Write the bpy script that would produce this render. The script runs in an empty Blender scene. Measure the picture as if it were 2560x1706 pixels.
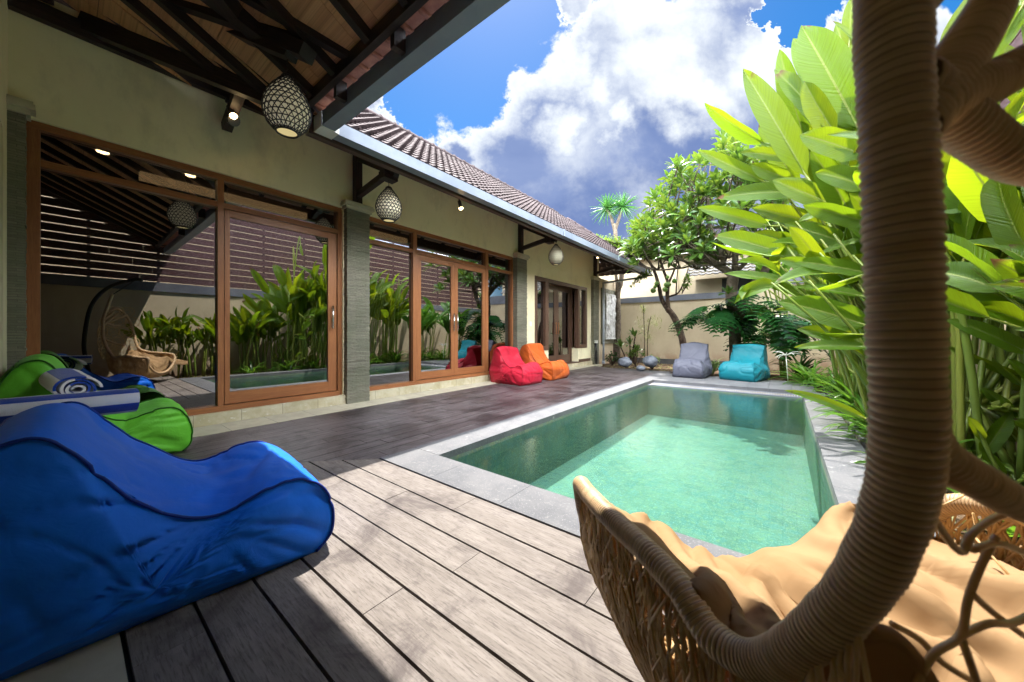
import bpy, bmesh, math, random
from mathutils import Vector, Matrix, noise
random.seed(7)
S = bpy.context.scene
COL = S.collection
R = math.radians
V = Vector
# ------------------------------------------------------------------ camera
YAW = math.atan(677/870.)
cs, sn = math.cos(YAW), math.sin(YAW)
cd = bpy.data.cameras.new("camera"); cam = bpy.data.objects.new("camera", cd); COL.objects.link(cam)
cam.location = (0, 0, 1.0); cam.rotation_euler = (R(90), 0, YAW)
cd.lens = 36*870/2560.; cd.sensor_width = 36; cd.shift_y = -17/2560.
cd.clip_start = 0.02; cd.clip_end = 2000
cd.dof.use_dof = True; cd.dof.focus_distance = 4.2; cd.dof.aperture_fstop = 4.0
S.camera = cam
S.view_settings.view_transform = 'Standard'; S.view_settings.look = 'None'
S.view_settings.exposure = 2.55; S.view_settings.gamma = 1
try:
    S.cycles.max_bounces = 10; S.cycles.transparent_max_bounces = 24
    S.cycles.sample_clamp_indirect = 6; S.cycles.use_denoising = True
    S.cycles.caustics_reflective = False; S.cycles.caustics_refractive = False
except Exception: pass

def at(px, py, Y=None, X=None, Z=None, D=None):
    """turn a measured point of the photograph into a point of the place, at a known distance"""
    u = (px-1280)/870.; w = -(py-836)/870.
    r = V((-sn+u*cs, cs+u*sn, w))
    t = Y/r.y if Y is not None else X/r.x if X is not None else (Z-1)/w if Z is not None else D
    return V((0, 0, 1))+r*t

# ------------------------------------------------------------------ sun and sky
SUN = V((-1.0, 1.09, 3.1)).normalized()
sd = bpy.data.lights.new("sun", 'SUN'); so = bpy.data.objects.new("sun", sd); COL.objects.link(so)
sd.energy = 2.0; sd.angle = R(0.55); sd.color = (1, .95, .87)
so.rotation_euler = SUN.to_track_quat('Z', 'Y').to_euler()
so.location = (0, 0, 20)

W = bpy.data.worlds.new("World"); S.world = W; W.use_nodes = True
nt = W.node_tree; N = nt.nodes; Lk = nt.links
for n in list(N): N.remove(n)
def wn(t, **k):
    n = N.new(t)
    for a, b in k.items(): setattr(n, a, b)
    return n
def wm(op, a, b=None, c=None, clamp=False):
    n = N.new('ShaderNodeMath'); n.operation = op; n.use_clamp = clamp
    for i, v in enumerate((a, b, c)):
        if v is None: continue
        if isinstance(v, (int, float)): n.inputs[i].default_value = v
        else: Lk.new(v, n.inputs[i])
    return n.outputs[0]
def wmix(f, a, b):
    n = N.new('ShaderNodeMix'); n.data_type = 'RGBA'
    for s, v in (('Factor', f), ('A', a), ('B', b)):
        i = [x for x in n.inputs if x.name == s and (x.type == 'RGBA' or s == 'Factor' and x.type == 'VALUE')][0]
        if isinstance(v, (tuple, list)): i.default_value = tuple(v)+(1,)
        elif isinstance(v, (int, float)): i.default_value = v
        else: Lk.new(v, i)
    return [o for o in n.outputs if o.type == 'RGBA'][0]
def wsmooth(v, a, b):
    n = N.new('ShaderNodeMapRange'); n.interpolation_type = 'SMOOTHSTEP'
    Lk.new(v, n.inputs[0]); n.inputs[1].default_value = a; n.inputs[2].default_value = b
    return n.outputs[0]
tc = wn('ShaderNodeTexCoord')
dirv = tc.outputs['Generated']
def wdot(vec):
    n = N.new('ShaderNodeVectorMath'); n.operation = 'DOT_PRODUCT'; Lk.new(dirv, n.inputs[0]); n.inputs[1].default_value = vec
    return n.outputs['Value']
sky = wn('ShaderNodeTexSky'); sky.sky_type = 'NISHITA'; sky.sun_disc = False
sky.sun_elevation = math.asin(SUN.z); sky.sun_rotation = math.atan2(SUN.x, SUN.y) % (2*math.pi)
sky.altitude = 50; sky.air_density = 1.0; sky.dust_density = 0.6; sky.ozone_density = 3.0
# a plane of cloud positions facing north-west of the courtyard (fixed in the world)
df = wm('MAXIMUM', wdot((-sn, cs, 0)), 0.06)
cu = wm('DIVIDE', wdot((cs, sn, 0)), df); cw = wm('DIVIDE', wdot((0, 0, 1)), df)
cv = wn('ShaderNodeCombineXYZ'); Lk.new(cu, cv.inputs[0]); Lk.new(cw, cv.inputs[1])
def wnoise(vec, scale, detail, rough, dist=0.0, off=0.0):
    n = wn('ShaderNodeTexNoise'); n.inputs['Scale'].default_value = scale; n.inputs['Detail'].default_value = detail
    n.inputs['Roughness'].default_value = rough; n.inputs['Distortion'].default_value = dist
    a = N.new('ShaderNodeVectorMath'); a.operation = 'ADD'; Lk.new(vec, a.inputs[0]); a.inputs[1].default_value = (off, off*.7, off*.3)
    Lk.new(a.outputs[0], n.inputs['Vector']); return n.outputs['Fac']
n1 = wnoise(cv.outputs[0], 3.2, 9, .58, .3, 3.1)
n2 = wnoise(cv.outputs[0], 9.0, 7, .6, .2, 1.3)
n3 = wnoise(cv.outputs[0], 2.4, 5, .55, .6, 8.8)
def U(px): return (px-1280)/870.
def Wv(py): return (836-py)/870.
d1 = wnoise(cv.outputs[0], 4.0, 8, .62, 0, 12.0); d2 = wnoise(cv.outputs[0], 4.0, 8, .62, 0, 31.0)
cu0, cw0 = cu, cw
cu = wm('ADD', cu, wm('MULTIPLY', wm('SUBTRACT', d1, .5), .34)); cw = wm('ADD', cw, wm('MULTIPLY', wm('SUBTRACT', d2, .5), .34))
def field(blobs):
    f = None
    for px, py, r, sx in blobs:
        a = wm('MULTIPLY', wm('SUBTRACT', cu, U(px)), 1/sx); b = wm('SUBTRACT', cw, Wv(py))
        d = wm('SQRT', wm('ADD', wm('MULTIPLY', a, a), wm('MULTIPLY', b, b)))
        g = wm('SUBTRACT', 1.0, wm('DIVIDE', d, r/870.))
        f = g if f is None else wm('SMOOTH_MAX', f, g, 0.25)
    return f
F1 = field([(1800, 330, 420, 1.15), (1560, 140, 165, .9), (1400, 300, 150, 1), (1290, 430, 140, 1), (1400, 620, 330, 1.4),
            (1120, 390, 55, 1.2), (945, 310, 50, 1.1), (1860, 60, 150, 1), (2150, 240, 260, 1.0), (2300, 500, 500, 1), (1420, 20, 50, 1)])
fn = wm('ADD', F1, wm('ADD', wm('MULTIPLY', wm('SUBTRACT', n1, .5), .9), wm('MULTIPLY', wm('SUBTRACT', n2, .5), .55)))
hole = field([(2010, 20, 75, 1.2), (1905, 55, 30, 1)])
fn = wm('SUBTRACT', fn, wm('MULTIPLY', wsmooth(wm('ADD', hole, wm('MULTIPLY', wm('SUBTRACT', n2, .5), 2.2)), -.5, .6), 2.2))
mask = wsmooth(fn, 0.0, 0.10)
# cover elsewhere in the sky dome: unseen bright clouds, added to fill the shade
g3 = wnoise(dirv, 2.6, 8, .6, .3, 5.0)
fill_cloud_mask = wsmooth(g3, .36, .50)
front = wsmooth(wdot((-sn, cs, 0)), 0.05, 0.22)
mk = wm('ADD', wm('MULTIPLY', mask, front), wm('MULTIPLY', fill_cloud_mask, wm('SUBTRACT', 1.0, front)))
# thin rim of a cloud is bright, its deep body is grey-blue, with white streaks
F2 = field([(1500, 230, 60, 1), (1620, 160, 90, 1.6), (1700, 240, 65, 2.6), (1900, 160, 80, 1.8), (1420, 330, 60, 1.0), (1420, 110, 80, 1), (2100, 300, 110, 1), (1960, 120, 60, 2), (1600, 20, 120, 1.6), (1530, 310, 45, 1)])
st = wsmooth(wm('ADD', F2, wm('ADD', wm('MULTIPLY', wm('SUBTRACT', n2, .5), 1.6), wm('MULTIPLY', wm('SUBTRACT', n1, .5), .9))), -.8, .75)
rim = wsmooth(fn, .70, .05)
br = wm('MAXIMUM', rim, wm('MULTIPLY', st, 1.0))
br = wm('MULTIPLY', br, wsmooth(n3, .05, .42))
body = wmix(wsmooth(n3, .3, .75), (.19, .29, .62), (.36, .47, .80))
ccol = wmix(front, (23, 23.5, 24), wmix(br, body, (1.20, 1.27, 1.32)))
sat = wn('ShaderNodeHueSaturation'); sat.inputs['Saturation'].default_value = 1.45; sat.inputs['Value'].default_value = .20
Lk.new(sky.outputs[0], sat.inputs['Color'])
sat2 = wmix(front, sky.outputs[0], sat.outputs[0])
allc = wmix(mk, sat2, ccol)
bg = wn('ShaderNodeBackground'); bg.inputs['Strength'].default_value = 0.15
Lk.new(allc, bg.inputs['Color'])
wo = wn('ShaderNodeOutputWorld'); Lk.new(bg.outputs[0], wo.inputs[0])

# ------------------------------------------------------------------ materials
class M_:
    pass
MAT = M_()
class NT:
    def __init__(s, name):
        s.m = bpy.data.materials.new(name); s.m.use_nodes = True; s.t = s.m.node_tree
        for n in list(s.t.nodes): s.t.nodes.remove(n)
        s.out = s.n('ShaderNodeOutputMaterial')
    def n(s, t, **k):
        n = s.t.nodes.new(t)
        for a, b in k.items(): setattr(n, a, b)
        return n
    def l(s, a, b): s.t.links.new(a, b)
    def put(s, v, i):
        if isinstance(v, (int, float)): i.default_value = v
        elif isinstance(v, (tuple, list)):
            i.default_value = tuple(v)+((1,) if len(v) == 3 and i.type == 'RGBA' else ())
        else: s.l(v, i)
    def math(s, op, a, b=None, c=None, clamp=False):
        n = s.n('ShaderNodeMath', operation=op, use_clamp=clamp)
        for i, v in enumerate((a, b, c)):
            if v is not None: s.put(v, n.inputs[i])
        return n.outputs[0]
    def mix(s, f, a, b, mode='MIX'):
        n = s.n('ShaderNodeMix', data_type='RGBA', blend_type=mode)
        s.put(f, n.inputs[0]); s.put(a, n.inputs[6]); s.put(b, n.inputs[7]); return n.outputs[2]
    def step(s, v, a, b, smooth=True):
        n = s.n('ShaderNodeMapRange'); n.interpolation_type = 'SMOOTHSTEP' if smooth else 'LINEAR'
        s.put(v, n.inputs[0]); n.inputs[1].default_value = a; n.inputs[2].default_value = b; return n.outputs[0]
    def obj(s): return s.n('ShaderNodeTexCoord').outputs['Object']
    def uv(s): return s.n('ShaderNodeTexCoord').outputs['UV']
    def sep(s, v):
        n = s.n('ShaderNodeSeparateXYZ'); s.l(v, n.inputs[0]); return n.outputs
    def scale(s, v, sc, off=(0, 0, 0), rot=(0, 0, 0)):
        n = s.n('ShaderNodeMapping'); s.l(v, n.inputs[0]); n.inputs['Scale'].default_value = sc
        n.inputs['Location'].default_value = off; n.inputs['Rotation'].default_value = rot; return n.outputs[0]
    def noise(s, v, sc, d=6, r=.6, dist=0):
        n = s.n('ShaderNodeTexNoise'); s.l(v, n.inputs['Vector']); n.inputs['Scale'].default_value = sc
        n.inputs['Detail'].default_value = d; n.inputs['Roughness'].default_value = r; n.inputs['Distortion'].default_value = dist
        return n.outputs['Fac']
    def brick(s, v, w, h, mortar=.01, c1=(.3,)*3, c2=(.4,)*3, cm=(.1,)*3, off=.5, bias=0):
        n = s.n('ShaderNodeTexBrick'); s.l(v, n.inputs['Vector']); n.inputs['Scale'].default_value = 1
        n.offset = off; n.inputs['Brick Width'].default_value = w; n.inputs['Row Height'].default_value = h
        n.inputs['Mortar Size'].default_value = mortar; n.inputs['Bias'].default_value = bias
        n.inputs['Color1'].default_value = c1+(1,); n.inputs['Color2'].default_value = c2+(1,); n.inputs['Mortar'].default_value = cm+(1,)
        return n
    def bump(s, h, st=.3, dist=.01, nrm=None):
        n = s.n('ShaderNodeBump'); s.put(h, n.inputs['Height']); n.inputs['Strength'].default_value = st; n.inputs['Distance'].default_value = dist
        if nrm: s.l(nrm, n.inputs['Normal'])
        return n.outputs[0]
    def pbr(s, col, rough=.6, bump=None, spec=.5, metal=0, sheen=0, emit=None, estr=0):
        p = s.n('ShaderNodeBsdfPrincipled'); s.put(col, p.inputs['Base Color']); s.put(rough, p.inputs['Roughness'])
        p.inputs['Specular IOR Level'].default_value = spec; p.inputs['Metallic'].default_value = metal
        if sheen: p.inputs['Sheen Weight'].default_value = sheen
        if bump: s.l(bump, p.inputs['Normal'])
        if emit: p.inputs['Emission Color'].default_value = tuple(emit)+(1,); p.inputs['Emission Strength'].default_value = estr
        s.l(p.outputs[0], s.out.inputs[0]); return p
    def done(s): return s.m

def mottled(name, a, b, sc=3, rough=.7, bs=.15, bsc=40, spec=.3, contrast=(.35, .65), bd=.004):
    t = NT(name); o = t.obj()
    c = t.mix(t.step(t.noise(o, sc, 7, .62), *contrast), a, b)
    t.pbr(c, rough, t.bump(t.noise(o, bsc, 4, .6), bs, bd), spec); return t.m

MAT.cream = None
t = NT('cream_plaster'); o = t.obj()
c = t.mix(t.step(t.noise(o, 1.3, 5, .6), .3, .7), (.84, .77, .51), (.89, .83, .58))
c = t.mix(t.math('MULTIPLY', t.step(t.noise(t.scale(o, (2.2, 2.2, 1.1)), 1.5, 7, .7), .48, .72), .35), c, (.46, .41, .27))
t.pbr(c, .75, t.bump(t.noise(o, 60, 4, .6), .12, .003), .25); MAT.cream = t.m
t = NT('garden_wall_plaster'); o = t.obj(); z = t.sep(o)[2]
c = t.mix(t.step(t.noise(o, .9, 6, .65), .3, .7), (.56, .48, .34), (.47, .39, .27))
c = t.mix(t.math('MULTIPLY', t.step(t.noise(t.scale(o, (5, 5, .7)), 2, 6, .7), .5, .72), .45), c, (.42, .35, .25))
c = t.mix(t.math('MULTIPLY', t.step(z, .55, .0), t.step(t.noise(o, 4, 5, .7), .3, .6)), c, (.36, .24, .16))
t.pbr(c, .8, t.bump(t.noise(o, 25, 5, .6), .2, .006), .2); MAT.gwall = t.m
MAT.white = mottled('white_paint', (.78, .78, .76), (.66, .66, .62), 1.5, .7, .1)
t = NT('slate_pillar'); o = t.obj()
x, y, z = t.sep(o); cmb = t.n('ShaderNodeCombineXYZ'); t.l(t.math('ADD', x, y), cmb.inputs[0]); t.l(z, cmb.inputs[1])
bk = t.brick(cmb.outputs[0], .23, .021, .0016, (.13, .125, .09), (.25, .24, .18), (.03, .03, .025), .37)
gn = t.noise(t.scale(o, (3, 3, 55)), 2, 6, .65)
c = t.mix(t.math('MULTIPLY', gn, .75), bk.outputs['Color'], (.36, .34, .27)); c = t.mix(t.step(t.noise(o, 2.2, 5, .6), .35, .7), c, t.mix(.5, c, (.14, .165, .10)))
h = t.math('ADD', t.math('MULTIPLY', bk.outputs['Fac'], -1.2), t.math('ADD', gn, t.noise(cmb.outputs[0], 30, 3, .6)))
t.pbr(c, .8, t.bump(h, .9, .012), .3); MAT.slate = t.m
t = NT('sandstone_kerb'); o = t.obj(); x, y, z = t.sep(o); cmb = t.n('ShaderNodeCombineXYZ'); t.l(y, cmb.inputs[0]); t.l(z, cmb.inputs[1]); t.l(x, cmb.inputs[2])
c = t.mix(t.step(t.noise(o, 5, 7, .65), .35, .65), (.47, .41, .26), (.60, .55, .40)); c = t.mix(t.step(t.noise(t.scale(o, (1, 3, 8)), 3.5, 6, .7), .60, .68), c, (.74, .72, .64))
bk = t.brick(cmb.outputs[0], .42, .5, .003, (1,)*3, (.86,)*3, (.45,)*3, 0)
c = t.mix(1, c, bk.outputs['Color'], 'MULTIPLY'); t.pbr(c, .6, t.bump(t.noise(o, 20, 5, .6), .3, .006), .4); MAT.kerb = t.m
t = NT('terrace_stone'); o = t.obj(); bk = t.brick(t.scale(o, (1, 1, 1), (0.1, .2, 0)), .8, .42, .004, (.46, .43, .33), (.52, .48, .36), (.2, .19, .15), .5)
c = t.mix(t.step(t.noise(o, 6, 7, .65), .35, .7), bk.outputs['Color'], (.40, .36, .27)); t.pbr(c, .55, t.bump(t.noise(o, 30, 4, .6), .15, .004), .4); MAT.terrace = t.m
MAT.capstone = mottled('capital_stone', (.58, .54, .42), (.48, .44, .33), 6, .7, .3, 30)

def wood(name, cols, grain=(1.3, 26), rough=.6, spec=.3, blotch=(.5, .62), blcol=(.05, .04, .045), blamt=.7, bsc=2.6, bump=.35, bs2=1.0):
    t = NT(name); u = t.uv()
    g = t.noise(t.scale(u, (grain[0], grain[1], 1)), 3, 9, .68, .5)
    g2 = t.noise(t.scale(u, (grain[0]*.35, grain[1]*.35, 1)), 3, 5, .6, 1.2)
    c = t.mix(t.step(g2, .3, .7), cols[0], cols[1]); c = t.mix(t.math('MULTIPLY', t.step(g, .4, .72), .8), c, cols[2])
    o = t.obj()
    b = t.step(t.noise(t.scale(o, (bs2, 1/bs2, 1)), bsc, 8, .7, .6), *blotch)
    c = t.mix(t.math('MULTIPLY', b, blamt), c, blcol)
    fine = t.noise(t.scale(u, (grain[0]*4, grain[1]*5, 1)), 3, 4, .7)
    c = t.mix(t.math('MULTIPLY', t.step(fine, .48, .64), .6), c, cols[3] if len(cols) > 3 else cols[2])
    t.pbr(c, rough, t.bump(t.math('ADD', g, fine), bump, .003), spec); return t.m
MAT.deck_near = wood('sunbleached_deck_wood', [(.205, .178, .158), (.155, .133, .118), (.26, .23, .21), (.07, .056, .05)], (1.1, 10), .65, .25, (.48, .68), (.075, .060, .058), .85, 2.6, .5)
MAT.deck_left = wood('dark_stained_deck_wood', [(.085, .068, .070), (.045, .032, .036), (.16, .145, .15), (.030, .020, .022)], (.6, 12), .45, .4, (.44, .60), (.022, .014, .016), .9, 2.0)
MAT.redwood = wood('varnished_red_wood', [(.34, .135, .05), (.26, .095, .035), (.40, .17, .065), (.2, .07, .03)], (1, 20), .38, .5, (.8, .9), (.1, .04, .02), .3, 3, .15)
MAT.brownwood = wood('dark_brown_wood', [(.13, .07, .045), (.09, .05, .035), (.17, .095, .06), (.06, .035, .03)], (1, 20), .35, .5, (.8, .9), (.03, .02, .02), .3, 3, .15)
MAT.timber = wood('black_roof_timber', [(.028, .018, .018), (.018, .012, .013), (.06, .035, .03), (.012, .01, .01)], (1, 14), .5, .4, (.6, .8), (.09, .06, .045), .4, 5, .3)
MAT.fascia = wood('brown_fascia_timber', [(.085, .045, .035), (.06, .032, .027), (.12, .07, .05), (.03, .02, .018)], (1, 18), .45, .4, (.7, .9), (.02, .015, .015), .4, 3, .3)
MAT.slat = wood('dark_red_fence_slat', [(.07, .025, .025), (.045, .017, .018), (.10, .04, .037), (.30, .24, .25)], (1, 10), .4, .5, (.62, .75), (.35, .28, .28), .35, 4, .3)
MAT.ceil = wood('ceiling_plywood', [(.70, .37, .19), (.55, .27, .13), (.78, .44, .24), (.36, .18, .09)], (1.6, 9), .6, .25, (.58, .8), (.25, .11, .06), .5, 2.5, .15)
t = NT('andesite_coping'); o = t.obj()
c = t.mix(t.step(t.noise(o, 3.5, 8, .65), .3, .7), (.085, .088, .098), (.135, .135, .142)); c = t.mix(t.step(t.noise(o, 9, 5, .7), .60, .72), c, (.25, .25, .25)); c = t.mix(t.step(t.noise(o, 120, 2, .5), .6, .7), c, (.2, .2, .21))
t.pbr(c, .6, t.bump(t.noise(o, 60, 4, .65), .3, .003), .35); MAT.coping = t.m
t = NT('green_stone_pool_tile'); o = t.obj(); x, y, z = t.sep(o)
def tilec(t, v):
    b = t.brick(v, .10, .10, .0022, (.11, .145, .112), (.18, .205, .14), (.085, .115, .095), 0); return b
nrm = t.n('ShaderNodeNewGeometry').outputs['Normal']; nx, ny, nz = t.sep(nrm)
def cxyz(t, a, b):
    n = t.n('ShaderNodeCombineXYZ'); t.l(a, n.inputs[0]); t.l(b, n.inputs[1]); return n.outputs[0]
bf = tilec(t, cxyz(t, x, y)); bx = tilec(t, cxyz(t, y, z)); by = tilec(t, cxyz(t, x, z))
ax = t.math('GREATER_THAN', t.math('ABSOLUTE', nx), .5); ay = t.math('GREATER_THAN', t.math('ABSOLUTE', ny), .5)
c = t.mix(ay, t.mix(ax, bf.outputs['Color'], bx.outputs['Color']), by.outputs['Color'])
c = t.mix(t.math('MULTIPLY', t.step(t.noise(o, 11, 4, .75), .48, .56), .45), c, (.105, .20, .21)); c = t.mix(t.math('MULTIPLY', t.step(t.noise(o, 24, 3, .7), .54, .66), .6), c, (.27, .29, .13)); c = t.mix(t.math('MULTIPLY', t.step(t.noise(o, 1.4, 5, .65), .35, .7), .4), c, (.22, .26, .17))
c = t.mix(t.math('MULTIPLY', t.step(t.noise(o, 55, 3, .8), .42, .60), .5), c, (.12, .17, .13)); c = t.mix(t.math('MULTIPLY', t.step(t.noise(o, 80, 2, .8), .56, .66), .5), c, (.36, .42, .33))
t.pbr(c, .7, t.bump(t.noise(o, 30, 3, .6), .15, .004), .2); MAT.pool = t.m
t = NT('pool_water'); o = t.obj()
tr = t.n('ShaderNodeBsdfTransparent'); tr.inputs[0].default_value = (.58, .83, .81, 1)
gl = t.n('ShaderNodeBsdfGlossy'); gl.inputs['Roughness'].default_value = .015; gl.inputs[0].default_value = (1, 1, 1, 1)
hb = t.math('ADD', t.noise(t.scale(o, (1, 1, 1)), 9, 4, .6, .6), t.math('MULTIPLY', t.noise(o, 38, 3, .6, .5), .30))
bp = t.bump(hb, .5, .006); t.l(bp, gl.inputs['Normal'])
fr = t.n('ShaderNodeFresnel'); fr.inputs['IOR'].default_value = 1.33; t.l(bp, fr.inputs['Normal'])
mx = t.n('ShaderNodeMixShader'); t.l(t.math('MULTIPLY', fr.outputs[0], 1.0), mx.inputs[0]); t.l(tr.outputs[0], mx.inputs[1]); t.l(gl.outputs[0], mx.inputs[2]); t.l(mx.outputs[0], t.out.inputs[0]); MAT.water = t.m
def glassmat(name, refl, tint):
    t = NT(name); tr = t.n('ShaderNodeBsdfTransparent'); tr.inputs[0].default_value = tuple(tint)+(1,)
    gl = t.n('ShaderNodeBsdfGlossy'); gl.inputs['Roughness'].default_value = 0.0; gl.inputs[0].default_value = (1, 1, 1, 1)
    lw = t.n('ShaderNodeFresnel'); lw.inputs[0].default_value = 1.5
    f = t.math('ADD', lw.outputs[0], refl, clamp=True)
    mx = t.n('ShaderNodeMixShader'); t.l(f, mx.inputs[0]); t.l(tr.outputs[0], mx.inputs[1]); t.l(gl.outputs[0], mx.inputs[2]); t.l(mx.outputs[0], t.out.inputs[0]); return t.m
MAT.glass = glassmat('tinted_window_glass', .25, (.42, .42, .42))
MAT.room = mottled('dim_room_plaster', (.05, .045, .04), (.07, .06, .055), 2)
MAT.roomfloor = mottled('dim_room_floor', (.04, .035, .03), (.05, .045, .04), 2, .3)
MAT.cove = NT('cove_light'); MAT.cove.pbr((.5, .36, .2), .6, None, .3, 0, 0, (1, .62, .28), .16); MAT.cove = MAT.cove.m
MAT.lamp = NT('lamp_glow'); MAT.lamp.pbr((1, .8, .5), .5, None, .3, 0, 0, (1, .68, .32), 6.0); MAT.lamp = MAT.lamp.m
MAT.metal = mottled('grey_painted_gutter', (.19, .225, .29), (.24, .275, .34), 2.5, .35, .05, 20, .5)
MAT.pipe = mottled('grey_plastic_pipe', (.36, .40, .47), (.42, .46, .52), 3, .4, .05, 20, .5)
MAT.steel = NT('brushed_steel'); MAT.steel.pbr((.62, .60, .56), .25, None, .5, 1); MAT.steel = MAT.steel.m
MAT.black = NT('black_lacquer'); MAT.black.pbr((.012, .012, .014), .4); MAT.black = MAT.black.m
t = NT('clay_roof_tile'); o = t.obj()
c = t.mix(t.step(t.noise(o, 2.3, 6, .65), .3, .7), (.024, .0165, .0185), (.048, .034, .037)); c = t.mix(t.step(t.noise(o, 14, 5, .65), .55, .7), c, (.10, .075, .08)); c = t.mix(t.step(t.noise(o, 1.0, 4, .7), .6, .75), c, (.11, .09, .09))
t.pbr(c, .8, t.bump(t.noise(o, 40, 4, .6), .2, .004), .2); MAT.tile = t.m
MAT.tile_raw = mottled('raw_clay_tile_edge', (.42, .18, .11), (.30, .12, .08), 12, .8, .3, 30)
MAT.band = mottled('grey_wall_band', (.11, .12, .15), (.16, .17, .20), 1.5, .7, .15, 25)
MAT.dgrey = mottled('dark_grey_paint', (.06, .06, .065), (.09, .09, .09), 2, .6)
t = NT('garden_soil'); o = t.obj()
c = t.mix(t.step(t.noise(o, 7, 8, .7), .35, .65), (.06, .038, .025), (.15, .10, .065)); c = t.mix(t.step(t.noise(o, 33, 4, .7), .6, .68), c, (.30, .22, .13))
t.pbr(c, .95, t.bump(t.noise(o, 14, 8, .7), .9, .04), .1); MAT.soil = t.m
t = NT('river_boulder'); o = t.obj()
c = t.mix(t.step(t.noise(o, 4, 7, .65), .35, .65), (.06, .07, .09), (.17, .19, .23)); c = t.mix(t.step(t.noise(o, 9, 6, .7), .6, .7), c, (.34, .33, .30)); t.pbr(c, .6, t.bump(t.noise(o, 12, 6, .65), .5, .02), .4); MAT.rock = t.m
MAT.relief = mottled('carved_limestone', (.58, .58, .57), (.36, .36, .35), 7, .8, .5, 14, .2, (.42, .62), .02)

def fabric(name, col, dk=.6, rough=.55, sheen=.25):
    t = NT(name); o = t.obj()
    c = t.mix(t.step(t.noise(o, 3, 5, .6), .3, .75), tuple(v*.86 for v in col), col)
    n = t.noise(t.scale(o, (1, 1, 1.3)), 5.5, 5, .6, 1.2)
    n2 = t.noise(o, 9, 2, .5, 1.5)
    ridge = t.math('ADD', t.math('ABSOLUTE', t.math('SUBTRACT', n, .5)), t.math('MULTIPLY', t.math('ABSOLUTE', t.math('SUBTRACT', n2, .5)), .45))
    wv = t.noise(o, 900, 1, .5)
    b1 = t.bump(ridge, .16, .03); b2 = t.bump(wv, .12, .001, b1)
    t.pbr(c, rough, b2, .28, 0, .06); return t.m
MAT.blue = fabric('royal_blue_fabric', (.004, .19, 1.0))
MAT.green = fabric('lime_green_fabric', (.16, .62, .04))
MAT.red = fabric('crimson_fabric', (.46, .008, .03))
MAT.orange = fabric('orange_fabric', (.52, .10, .012))
MAT.grey = fabric('slate_grey_fabric', (.085, .09, .125))
MAT.teal = fabric('teal_fabric', (.0, .155, .20))
MAT.pblue = fabric('blue_piping', (.002, .03, .28)); MAT.pgreen = fabric('green_piping', (.03, .17, .015)); MAT.pred = fabric('red_piping', (.30, .006, .02))
MAT.porange = fabric('orange_piping', (.42, .07, .008)); MAT.pgrey = fabric('grey_piping', (.08, .085, .12)); MAT.pteal = fabric('teal_piping', (.0, .14, .19))
t = NT('beige_cushion_cloth'); o = t.obj()
c = t.mix(t.step(t.noise(o, 4, 5, .6), .3, .7), (.37, .235, .12), (.45, .295, .16)); n = t.noise(o, 7, 2, .5, .5)
df_ = t.n('ShaderNodeBsdfDiffuse'); t.put(c, df_.inputs[0]); tl = t.n('ShaderNodeBsdfTranslucent'); t.put((.6, .33, .10), tl.inputs[0])
b = t.bump(n, .25, .02); t.l(b, df_.inputs['Normal'])
mx = t.n('ShaderNodeMixShader'); mx.inputs[0].default_value = .22; t.l(df_.outputs[0], mx.inputs[1]); t.l(tl.outputs[0], mx.inputs[2]); t.l(mx.outputs[0], t.out.inputs[0]); MAT.cushion = t.m
t = NT('striped_towelling'); u = t.uv(); ux, uy, uz = t.sep(u)
s_ = t.math('GREATER_THAN', t.math('FRACT', t.math('ADD', uy, .0)), .5)
c = t.mix(s_, (.78, .79, .84), (.02, .07, .42)); o = t.obj(); t.pbr(c, .95, t.bump(t.noise(o, 260, 2, .6), .6, .004), .1, 0, .4); MAT.towel = t.m
t = NT('synthetic_rattan'); o = t.obj(); ux, uy, uz = t.sep(t.uv())
c = t.mix(t.step(t.noise(o, 6, 5, .6), .3, .7), (.56, .38, .21), (.70, .50, .30))
st_ = t.n('ShaderNodeTexNoise', noise_dimensions='1D'); t.l(t.math('MULTIPLY', ux, 60), st_.inputs['W']); st_.inputs['Scale'].default_value = 1
c = t.mix(t.math('MULTIPLY', t.step(st_.outputs['Fac'], .45, .7), .45), c, (.36, .21, .10))
gr = t.math('ABSOLUTE', t.math('SINE', t.math('MULTIPLY', ux, math.pi/.008))); c = t.mix(t.step(gr, .42, .05), c, (.13, .075, .035))
t.pbr(c, .45, t.bump(t.noise(t.scale(o, (1, 1, 1)), 120, 3, .6), .2, .002), .4); MAT.rattan = t.m
t = NT('golden_rattan_strand'); o = t.obj()
c = t.mix(t.step(t.noise(o, 13, 5, .6), .3, .7), (.50, .30, .12), (.80, .55, .26)); t.pbr(c, .4, t.bump(t.noise(o, 120, 3, .6), .3, .002), .5); MAT.strand = t.m
t = NT('lantern_paper'); o = t.obj()
p_ = t.pbr((.85, .80, .60), .8, None, .1, 0, 0, (1, .90, .62), .03); MAT.paper = t.m

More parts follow.
